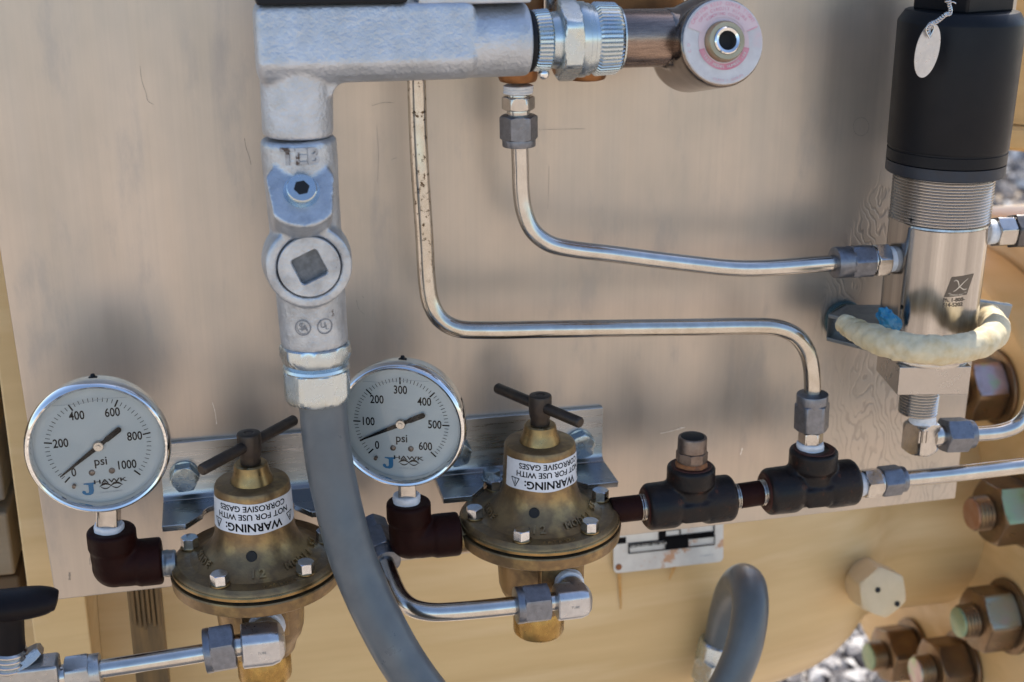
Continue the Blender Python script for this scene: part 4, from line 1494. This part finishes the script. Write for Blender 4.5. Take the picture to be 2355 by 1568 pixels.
rad_ = 85 * av.kr
tx = text_geo('TEB', 54 * kk, .03, .0009)
V = []
c3 = P(690, 362, HC + rad_)
for v in tx[0]:
    a = v.x / rad_
    V.append(Vector((c3.x + math.sin(a) * (rad_ + v.z), -HC - math.cos(a) * (rad_ + v.z), c3.z + v.y)))
obj('cast_lettering', (V, tx[1]), mat('worn_lettering', (.40, .42, .45), .4, .5, (.25, .25, .26), 120, vpos=(.4, .6), spots=(160, .56, (.07, .05, .04))), root)
rad_ = 79.5 * av.kr
gs = []
for (ax_, st) in ((-27, 'SA'), (27, 'UL')):
    ring = disc(20 * kk, 32, 0, 0, 0, 17 * kk)
    parts = [ring]
    if st == 'UL':
        parts += [xf(text_geo('U', 20 * kk, .01), Matrix.Translation((-5 * kk, 3 * kk, 0))), xf(text_geo('L', 17 * kk, .01), Matrix.Translation((5 * kk, -3 * kk, 0)))]
    else:
        parts += [xf(text_geo('S', 25 * kk, .01), Matrix.Translation((-4 * kk, 2 * kk, 0))), xf(text_geo('A', 22 * kk, .01), Matrix.Translation((4 * kk, -2 * kk, 0)))]
    g = join(parts)
    cx_ = P(722, 753, HC + rad_)
    V = []
    for v in g[0]:
        a = (v.x + ax_ * kk) / rad_
        V.append(Vector((cx_.x + math.sin(a) * (rad_ + .0004), -HC - math.cos(a) * (rad_ + .0004), cx_.z + v.y)))
    gs.append((V, g[1]))
MARKCAST = mat('cast_mark_shadow', (.20, .21, .23), .4, .55)
obj('approval_mark', gs, MARKCAST, root)

# liquid tight connector
ac = Axis((724, 788), (732, 925), HC, HC + .001)
root = thing('hose_connector', 'zinc plated hose connector nut on top of the grey hose', 'hose connector', ac.A)
obj('gland', ac.prof([(0, 76), (3, 80), (14, 82), (24, 82), (38, 76), (46, 70), (48, 60)], 72, lambda a, r, t: min(r, 77 * ac.kr * polyR(a, 6, R_(15)))), ZINC, root)
obj('seal_ring', ac.prof([(46, 70), (49, 75), (55, 77), (59, 75), (61, 68)]), ZINC, root)
obj('compression_nut', ac.prof([(58, 74), (60, 78), (64, 80), (70, 79), (74, 79), (110, 79), (122, 76), (130, 70), (133, 62)], 96, lambda a, r, t: min(r, 73 * ac.kr * polyR(a, 8, R_(10)))), ZINC, root)
# hose
hp = [(741, 905, .088), (744, 950, .089), (750, 1010, .091), (760, 1080, .093), (775, 1150, .096), (792, 1220, .1), (815, 1295, .104), (846, 1370, .109), (880, 1440, .114), (920, 1512, .119), (965, 1578, .124), (1015, 1640, .128)]
w = [P(*q) for q in hp]
o = obj('conduit_hose', sweep(w, S(54, w[5]), 40, 8), PVC, sharp=40, origin=w[0])
tag(o, 'long grey hose hanging from the zinc connector past the regulators', 'hose', 'grey conduit hoses')
hp = [(1640, 1560, -.070), (1654, 1490, -.068), (1668, 1415, -.060), (1682, 1366, -.048), (1697, 1342, -.034), (1711, 1336, -.020), (1721, 1350, -.008), (1725, 1390, .004), (1720, 1440, .012), (1706, 1500, .018), (1676, 1570, .022), (1636, 1640, .024)]
w = [P(*q) for q in hp]
o = obj('conduit_hose', sweep(w, .0113, 40, 8), PVC, sharp=40, origin=w[0])
tag(o, 'short loop of grey hose below the nameplate', 'hose', 'grey conduit hoses')
ax = Axis((1650, 1486), (1624, 1608), -.068, -.068)
root = thing('hose_connector', 'zinc connector half hidden behind the loop of grey hose', 'hose connector', ax.A)
obj('sleeve', ax.prof([(-14, 40), (-10, 44), (16, 47), (24, 46), (26, 40)]), ZINC, root)
obj('nut', ax.hex(24, 74, 50), ZINC, root)
obj('nipple', ax.cyl(74, 130, 38), ZINC, root)

# union
au = Axis((1212, 94), (1430, 88), HC)
root = thing('conduit_union', 'zinc plated conduit union with two knurled rings', 'conduit union', au.A)
obj('gasket', au.cyl(-4, 10, 70), SEAL, root)
obj('knurled_ring', au.put(knurl(au.t(10), au.t(48), au.r(69), 46, .045, au.r(71))), ZINC, root)
obj('shoulder', au.prof([(46, 60), (60, 64), (78, 66), (84, 64)]), ZINC, root)
obj('hex_nut', au.hex(66, 112, 96, rot=2), ZINC, root)
obj('sleeve', au.prof([(110, 84), (114, 86), (126, 86), (128, 82), (138, 82), (140, 78), (150, 77)]), ZINC, root)
obj('knurled_ring', au.put(knurl(au.t(148), au.t(204), au.r(84), 52, .045, au.r(82))), ZINC, root)
obj('end_ring', au.prof([(203, 66), (206, 74), (210, 73), (212, 64)]), ZINC, root)
dp = P(1250, 170, HC + .006)
root = thing('water_drop', 'clear bead hanging under the left knurled ring', 'drop', dp)
obj('drop', xf(lathe([(S(13, dp) * math.sin(R_(q)), S(13, dp) * math.cos(R_(q))) for q in range(-90, 91, 15)], 24), frame(dp, (0, 0, 1))), CHROME, root)

# pipe stub and round housing
ap = Axis((1415, 89), (1545, 86), HC)
root = thing('pipe_nipple', 'brown steel pipe between the union and the round housing', 'pipe nipple', ap.A)
obj('pipe', ap.cyl(0, 140, 66), PIPEBROWN, root)
fc = P(1661, 97, HC + .022)
kf = S(1, fc)
dn = Vector((.02, -1, .25)).normalized()
Mf = frame(fc, dn, (0, 0, 1))
root = thing('round_housing', 'polished round instrument housing with a pink printed disc on its front', 'instrument housing', fc)
hs = [xf(lathe([(-.052, 60 * kf), (-.050, 84 * kf), (-.044, 92 * kf), (-.020, 98 * kf), (-.008, 101 * kf), (-.0025, 102.5 * kf), (-.0005, 101 * kf), (0, 98 * kf)], 72), Mf)]
jc = P(1530, 88, HC)
hs.append(xf(lathe([(-.002, 70 * kf), (.004, 72 * kf), (.010, 84 * kf), (.018, 100 * kf), (.03, 100 * kf)], 64), frame(jc, (1, .18, -.03))))
obj('shell', hs, HOUSING, root, remesh=.001, smooth_it=3)
lb = obj('label_disc', xf(lathe([(0.0004, 97 * kf), (.0010, 96.5 * kf), (.0013, 95 * kf), (.0013, 44 * kf)], 96, caps=False), Mf), LABELWHITE, root)
Mt = Mf @ Matrix.Rotation(R_(-90), 4, 'Z')          # local x -> right
Mt = Matrix(((1, 0, 0, 0), (0, 0, 0, 0), (0, 0, 0, 0), (0, 0, 0, 1)))
zx = dn
upv = (Vector((0, 0, 1)) - zx * zx.z).normalized()
rtv = upv.cross(zx)
Mt = Matrix(((rtv.x, upv.x, zx.x, fc.x), (rtv.y, upv.y, zx.y, fc.y), (rtv.z, upv.z, zx.z, fc.z), (0, 0, 0, 1))) @ Matrix.Translation((0, 0, .0015))
obj('ring_band', xf(join([disc(62 * kf, 64, 0, 0, 0, 48 * kf)]), Mt), PINKPALE, lb)


def wedge(r0, r1, a0, a1, z, n=24):
    V = [Vector((r * math.cos(R_(a0 + (a1 - a0) * k / n)), r * math.sin(R_(a0 + (a1 - a0) * k / n)), z)) for r in (r0, r1) for k in range(n + 1)]
    return V, [(k, k + 1, n + 2 + k, n + 1 + k) for k in range(n)]


obj('warning_band', xf(wedge(50 * kf, 64 * kf, 195, 345, .0001), Mt), CRIMSON, lb)
obj('caution_panel', xf(wedge(56 * kf, 93 * kf, 22, 158, .0002), Mt), PINKPALE, lb)
obj('label_print', xf(join([arc_text('CAUTION KEEP COVER TIGHT', 86 * kf, 11 * kf, 90, bold=.02), arc_text('OPEN CIRCUIT BEFORE', 74 * kf, 10 * kf, 90, bold=.02), arc_text('REMOVING COVER', 63 * kf, 9 * kf, 90, bold=.02),
                         wedge(62 * kf, 90 * kf, 20, 22, 0), arc_text('CLASS I GROUPS', 88 * kf, 8 * kf, 275, True), arc_text('C D', 86 * kf, 10 * kf, 188)]), Mt @ Matrix.Translation((0, 0, .0003))), PINK, lb)
obj('lettering', xf(arc_text('TEST MODEL NUMBER 100', 57 * kf, 8.5 * kf, 272, True, .02), Mt @ Matrix.Translation((0, 0, .0003))), LABELWHITE, lb)
obj('port_ring', xf(lathe([(.001, 47 * kf), (.0045, 45 * kf), (.0055, 42 * kf), (.0055, 32 * kf)], 64, caps=False), Mf), mat('pale_brass', (.46, .37, .24), .85, .34, (.38, .29, .17), 90), root)
obj('port_seat', xf(lathe([(.004, 32.5 * kf), (.0058, 31 * kf), (.0064, 28 * kf), (.0060, 22 * kf), (.0035, 19 * kf), (.0012, 17.5 * kf)], 56, caps=False), Mf), CHROME, root)
obj('port_bore', xf(disc(18 * kf, 40, .0011), Mf), DARK, root)

# copper coloured manifold block behind the union
pa, pb = P(1128, 60, .03), P(1548, 60, .03)
root = thing('manifold_block', 'copper coloured manifold block behind the conduit union', 'manifold', pa)
zlo, zhi = P(1300, 150, .045).z, P(1300, -60, .045).z
obj('block', box(Matrix.Translation(((pa.x + pb.x) / 2, -.031, (zlo + zhi) / 2)), pb.x - pa.x, .030, zhi - zlo), COPPER, root, bevel=.002)
for x0, x1, y in ((1146, 1235, 188), (1312, 1386, 183)):
    a_ = Axis(((x0 + x1) / 2, 100), ((x0 + x1) / 2, y), .042)
    obj('port_boss', a_.prof([(0, 48), (a_.L - 14, 46), (a_.L - 8, 45), (a_.L - 2, 42), (a_.L, 36)]), COPPER, root)
a_ = Axis((1262, -60), (1262, 40), .05)
obj('riser', a_.cyl(0, 90, 16), STEEL, root)

# ================================================================== SENSOR
asn = Axis((2213, 20), (2105, 985), .052)
Ls = asn.L
root = thing('pressure_sensor', 'tall sensor with a black cap and threaded stainless body', 'sensor', asn.A)
ts = lambda y: (y - 20) * Ls / 965.
cap = asn.prof([(ts(22), 60), (ts(22), 117), (ts(24), 121), (ts(44), 134), (ts(48), 135), (ts(310), 132), (ts(313), 131), (ts(314), 129), (ts(318), 129), (ts(319), 131), (ts(342), 131), (ts(343), 130), (ts(343), 60)], 96)
obj('cap', cap, BLACKPL, root)
obj('knurled_ring', asn.put(lathe([(asn.t(ts(344)), asn.r(126)), (asn.t(ts(345)), asn.r(131)), (asn.t(ts(368)), asn.r(131)), (asn.t(ts(371)), asn.r(128)), (asn.t(ts(371)), asn.r(90))], 260, lambda a, r, t: r * (1 - .006 * (int(a / (2 * math.pi) * 260 + .01) % 2)))), BLACKRING := mat('black_anodised', (.026, .034, .05), .5, .38, (.028, .032, .042), 200, rvar=.05), root)
obj('connector_block', box(frame(asn.A + Vector((.0, 0, .028)), (0, 0, 1), (.35, -1, 0)), asn.r(150), asn.r(150), .058), BLACKPL, root, bevel=.0015)
obj('thread', asn.put(thread(asn.t(ts(371)), asn.t(ts(476)), asn.r(112), asn.t(6.6), .0007, 96)), MACHINED, root)


def flat(a, r, t):
    # a machined flat on the left front of the body
    da = (a - R_(86) + math.pi) % (2 * math.pi) - math.pi
    return min(r, asn.r(104.5) / max(.05, math.cos(da))) if abs(da) < 1.2 else r


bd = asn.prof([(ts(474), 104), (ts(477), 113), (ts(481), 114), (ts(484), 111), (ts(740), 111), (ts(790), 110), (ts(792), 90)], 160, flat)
bd = obj('body', bd, TURNEDBANDS, root)
obj('flat_collar', box(frame(asn.A + asn.d * asn.t(ts(834)), (0, 0, 1), (-.18, -.98, 0)), asn.r(168), asn.r(168), asn.t(ts(868) - ts(800))), MACHINED, root, bevel=.0005)
obj('shank', asn.cyl(ts(790), ts(802), 100), STEEL, root)
obj('process_thread', asn.thread(ts(868), ts(945), 46, 11), MACHINED, root)
# pin holes in the flat
for (px, py) in ((2062, 494), (2045, 692)):
    p = P(px, py, .052)
    M_ = asn.M
    loc = M_.inverted() @ p
    a = R_(64)
    rr = flat(a, asn.r(111), 0) + .0002
    M = frame(M_ @ Vector((rr * math.cos(a), rr * math.sin(a), loc.z)), (M_.to_3x3() @ Vector((math.cos(R_(86)), math.sin(R_(86)), 0))))
    obj('pin_hole', xf(disc(S(5, p), 16), M), DARK, bd)
# etched mark, wrapped on the cylinder. u to the right, v up, in photo units about (2204,640)
toC = (cC - P(2150, 640, .052))
lc = asn.M.to_3x3().inverted() @ toC
phi0 = math.atan2(lc.y, lc.x)
# find which way round is "right" in the photo
rloc = asn.M.to_3x3().inverted() @ cR
sgn = 1 if (Vector((-math.sin(phi0), math.cos(phi0), 0))).dot(rloc) > 0 else -1
t0 = ts(606)


def etch(g, off):
    V = []
    for v in g[0]:
        x = max(-.97, min(.97, (v.x * .86 + 58) / 111.))
        a = phi0 + sgn * math.asin(x)
        r = asn.r(111) + off
        V.append(asn.M @ Vector((r * math.cos(a), r * math.sin(a), asn.t(t0 - v.y * .86))))
    return V, g[1]


def grid(c, n=28):
    """parallelogram c (4 corners) cut into n strips so it can wrap"""
    V = []
    for k in range(n + 1):
        V += [c[0].lerp(c[1], k / n), c[3].lerp(c[2], k / n)]
    return V, [(2 * k, 2 * k + 2, 2 * k + 3, 2 * k + 1) for k in range(n)]


em = obj('etched_emblem', etch(grid([Vector((-34, -26, 0)), Vector((22, -22, 0)), Vector((34, 32, 0)), Vector((-20, 28, 0))]), .0002), ETCH, bd)
LIGHTETCH = mat('etched_light', (.62, .58, .52), .8, .4)
gl = [strip([Vector((x, y, 0)) for x, y in p], [1.2, 2, 2.6, 2, 1.2][:len(p)] if len(p) <= 5 else 1.8) for p in (
    [(-14, 17), (-9, 20), (-4, 17), (-1, 8), (0, 2)], [(20, 22), (10, 12), (0, 0), (-8, -8), (-13, -10)], [(0, 3), (6, -2), (12, -7), (19, -6)])]
gl.append(rect(-24, -15.5, 20, -14.3))
gl.append(xf(text_geo('STRNG INC', 6.5, .01), Matrix.Translation((-4, -20, 0))))
obj('emblem_lines', etch(join(gl), .0004), LIGHTETCH, em)
obj('etched_number', etch(join([xf(text_geo('Ph. 1-800-', 14, .022, sx=.95), Matrix.Translation((-8, -34, 0))), xf(text_geo('514-5202', 14, .022, sx=.95), Matrix.Translation((-10, -47, 0)))]), .0002), ETCH, bd)

# left: nothing else; right fitting on the sensor
ax = Axis((2266, 534), (2400, 529), .052)
run('tube_connector', 'compression fitting with white tape leaving the right side of the sensor', 'fitting', ax,
    [('thread_tape', 't', 0, 27, 28, TAPE), ('hex_body', 'h', 18, 58, 37, STEEL, 12), ('collar', 'c', 56, 66, 32, STEEL), ('nut', 'h', 58, 130, 42, NUTDARK := mat('dark_nut', (.10, .095, .095), .8, .4, (.14, .13, .13), 200, rvar=.08), 12)], CF)
# foam ring
fp = [(1938, 742, .066), (1968, 760, .076), (2010, 778, .090), (2060, 794, .102), (2115, 803, .110), (2170, 805, .112), (2225, 798, .107), (2268, 782, .096), (2288, 762, .078), (2284, 742, .058), (2268, 728, .040), (2245, 720, .03)]
w = [P(*q) for q in fp]
kf2 = S(1, w[4])


def foam_r(s, a):
    v = mnoise.noise(Vector((s * 26, math.cos(a) * 1.1, math.sin(a) * 1.1)))
    v2 = mnoise.noise(Vector((s * 60, math.cos(a) * 2.5, math.sin(a) * 2.5 + 9)))
    e = 24 + 10 * min(1, s * 5)
    cr = -.045 * max(0., 1 - abs(mnoise.noise(Vector((s * 17 + .6 * math.sin(a), 3.3, .25 * math.cos(a))))) * 9)
    return kf2 * e * (1 + .12 * v + .06 * v2 + cr)


o = obj('foam_ring', sweep(w, 1, 48, 18, rfun=foam_r, smooth=2), FOAM, sharp=60, origin=w[0])
tag(o, 'lumpy beige foam sleeve looped round the foot of the sensor', 'foam sleeve')
# bracket under it
root = thing('sensor_bracket', 'grey steel channel bracket holding the foam sleeve on the panel', 'bracket', P(1905, 720, .02))
bh = .034
pt = [P(1906, 727, .036), P(2036, 756, .074), P(2062, 730, .05), P(2020, 706, .01), P(1912, 716, .004)]
zt_ = sum(p.z for p in pt) / 5
zt_ = P(1906, 727, .036).z
pt = [PZ(1904, 722, zt_), PZ(2034, 753, zt_), PZ(2066, 737, zt_), PZ(2050, 700, zt_), PZ(1940, 700, zt_)]
obj('top_plate', extrude(pt, (0, 0, -.0022)), GALV, root, bevel=.0004)
zb_ = zt_ - .0135
obj('web', hull8([pt[0], pt[0] + Vector((.0022, .0006, 0)), pt[4] + Vector((.0022, 0, 0)), pt[4]], [Vector((p.x, p.y, zb_)) for p in (pt[0], pt[0] + Vector((.0022, .0006, 0)), pt[4] + Vector((.0022, 0, 0)), pt[4])]), GALV, root)
pb_ = [Vector((p.x, p.y, zb_)) for p in pt]
obj('bottom_plate', extrude(pb_, (0, 0, -.0022)), GALV, root, bevel=.0004)
p = P(1936, 734, .001)
kw = S(1, p)
root = thing('rubber_washer', 'round dark teal washer between the channel bracket and the panel', 'washer', p)
obj('washer', xf(lathe([(0, 44 * kw), (.002, 47 * kw), (.004, 47 * kw), (.005, 45 * kw), (.005, 40 * kw), (.0042, 38 * kw), (.0042, 0)], 48), frame((p.x, -.0004, p.z), (0, -1, 0), (0, 0, 1))), TEAL, root)
# blue crumple
c = P(2045, 736, .068)
kc = S(1, c)
bm = bmesh.new()
bmesh.ops.create_icosphere(bm, subdivisions=3, radius=1)
for v in bm.verts:
    nvec = v.co.normalized()
    f = 1 + .45 * mnoise.noise(nvec * 2.6) + .3 * abs(mnoise.noise(nvec * 6 + Vector((4, 0, 0))))
    v.co = Vector((v.co.x * 23 * kc * f, v.co.y * 12 * kc * f, v.co.z * 27 * kc * f))
    v.co.x += v.co.z * -.55
vv = [v.co + c for v in bm.verts]
ff = [tuple(v.index for v in f.verts) for f in bm.faces]
bm.free()
o = obj('plastic_scrap', (vv, ff), BLUEPL, sharp=18, origin=c)
tag(o, 'crumpled bright blue plastic scrap wedged between bracket and sensor', 'plastic scrap')
# rear clamp end
p = P(2290, 722, .03)
o = obj('clamp_strap', box(frame(P(2280, 716, .03), (.2, 0, 1)), .004, .022, .012), GALV, origin=p, bevel=.0008)
tag(o, 'small steel clamp end at the right side of the foam sleeve', 'clamp')

# elbow fitting under the sensor
ae = Axis((2121, 958), (2113, 1038), .052)
root = thing('elbow_fitting', 'steel elbow fitting with tape under the sensor', 'fitting', ae.A, 'steel elbow fittings')
obj('thread_tape', ae.tape(-8, 18, 30, 2), TAPE, root)
bd2 = obj('body', ae.put(hexgeo(ae.t(10), ae.t(80), ae.r(43), 4, R_(-20), n=64)), STEEL, root)
obj('lettering', [box(frame(P(2122 + q, 1005, .0665 - .0006), (0, 0, 1)), .0012, .0008, .007) for q in (-9, 0, 9)], STEEL, bd2)
an = Axis((2128, 1002), (2234, 998), .052)
obj('neck', an.cyl(14, 50, 27, 22), STEEL, root)
obj('nut', an.hex(38, 92, 42, rot=20), NUTGREY, root)
obj('nut_skirt', an.cyl(88, 106, 33), NUTGREY, root)
tube('steel_tube', 'steel tube leaving the elbow under the sensor and curving upward', [(2222, 999, .052), (2262, 997, .052), (2302, 992, .052), (2338, 978, .052), (2362, 952, .052), (2374, 915, .052), (2380, 870, .052), (2384, 800, .052)], 17.5)

# oval tag on a twisted wire
c = P(2131, 116, .084)
kt = S(1, c)
root = thing('wire_tag', 'oval steel tag hanging on twisted wire in front of the black cap', 'tag', c)
Mg = frame(c, Vector((-.12, -1, -.02)).normalized(), (0, 0, 1)) @ Matrix.Rotation(R_(-7), 4, 'Z')
nn = 48
V, Fc = [], []
# oval plate with a slot: local x is up, y is sideways
outer = [Vector((62 * kt * math.cos(2 * math.pi * k / nn), 28 * kt * math.sin(2 * math.pi * k / nn), 0)) for k in range(nn)]
inner = [Vector((40 * kt + 10 * kt * math.cos(2 * math.pi * k / nn), 3.4 * kt * math.sin(2 * math.pi * k / nn), 0)) for k in range(nn)]
for ring in (outer, inner):
    for z in (0, .0006):
        V += [Vector((v.x, v.y, z)) for v in ring]
for k in range(nn):
    k2 = (k + 1) % nn
    Fc += [(k, k2, nn + k2, nn + k), (nn + k, nn + k2, 3 * nn + k2, 3 * nn + k), (2 * nn + k, 2 * nn + k2, k2, k), (3 * nn + k, 3 * nn + k2, 2 * nn + k2, 2 * nn + k)]
obj('plate', xf((V, Fc), Mg), STEELMATT, root)
base_pts = [(2136, 80), (2133, 64), (2140, 55), (2152, 50), (2163, 42), (2175, 33), (2184, 30), (2184, 18), (2181, 6), (2180, -12)]
wp = catmull([P(x, y, .086) for x, y in base_pts], 8)
gs = []
for ph in (0, math.pi):
    pts = []
    for i, p in enumerate(wp):
        a = i * .95 + ph
        pts.append(p + Vector((math.cos(a), .4 * math.sin(a), math.sin(a))) * .00075)
    gs.append(sweep(pts, .00042, 8, 2, smooth=0))
gs.append(sweep([P(x, y, .087) for x, y in ((2180, 8), (2190, 4), (2197, 8))], .0004, 8, 4))
gs.append(sweep([P(x, y, .087) for x, y in ((2172, 4), (2181, 3), (2186, 2))], .0004, 8, 4))
gs.append(sweep([P(x, y, .0865) for x, y in ((2137, 88), (2128, 68), (2138, 54), (2148, 62), (2138, 84))], .00042, 8, 6))
obj('wire', gs, STEEL, root)
bpy.context.view_layer.update()
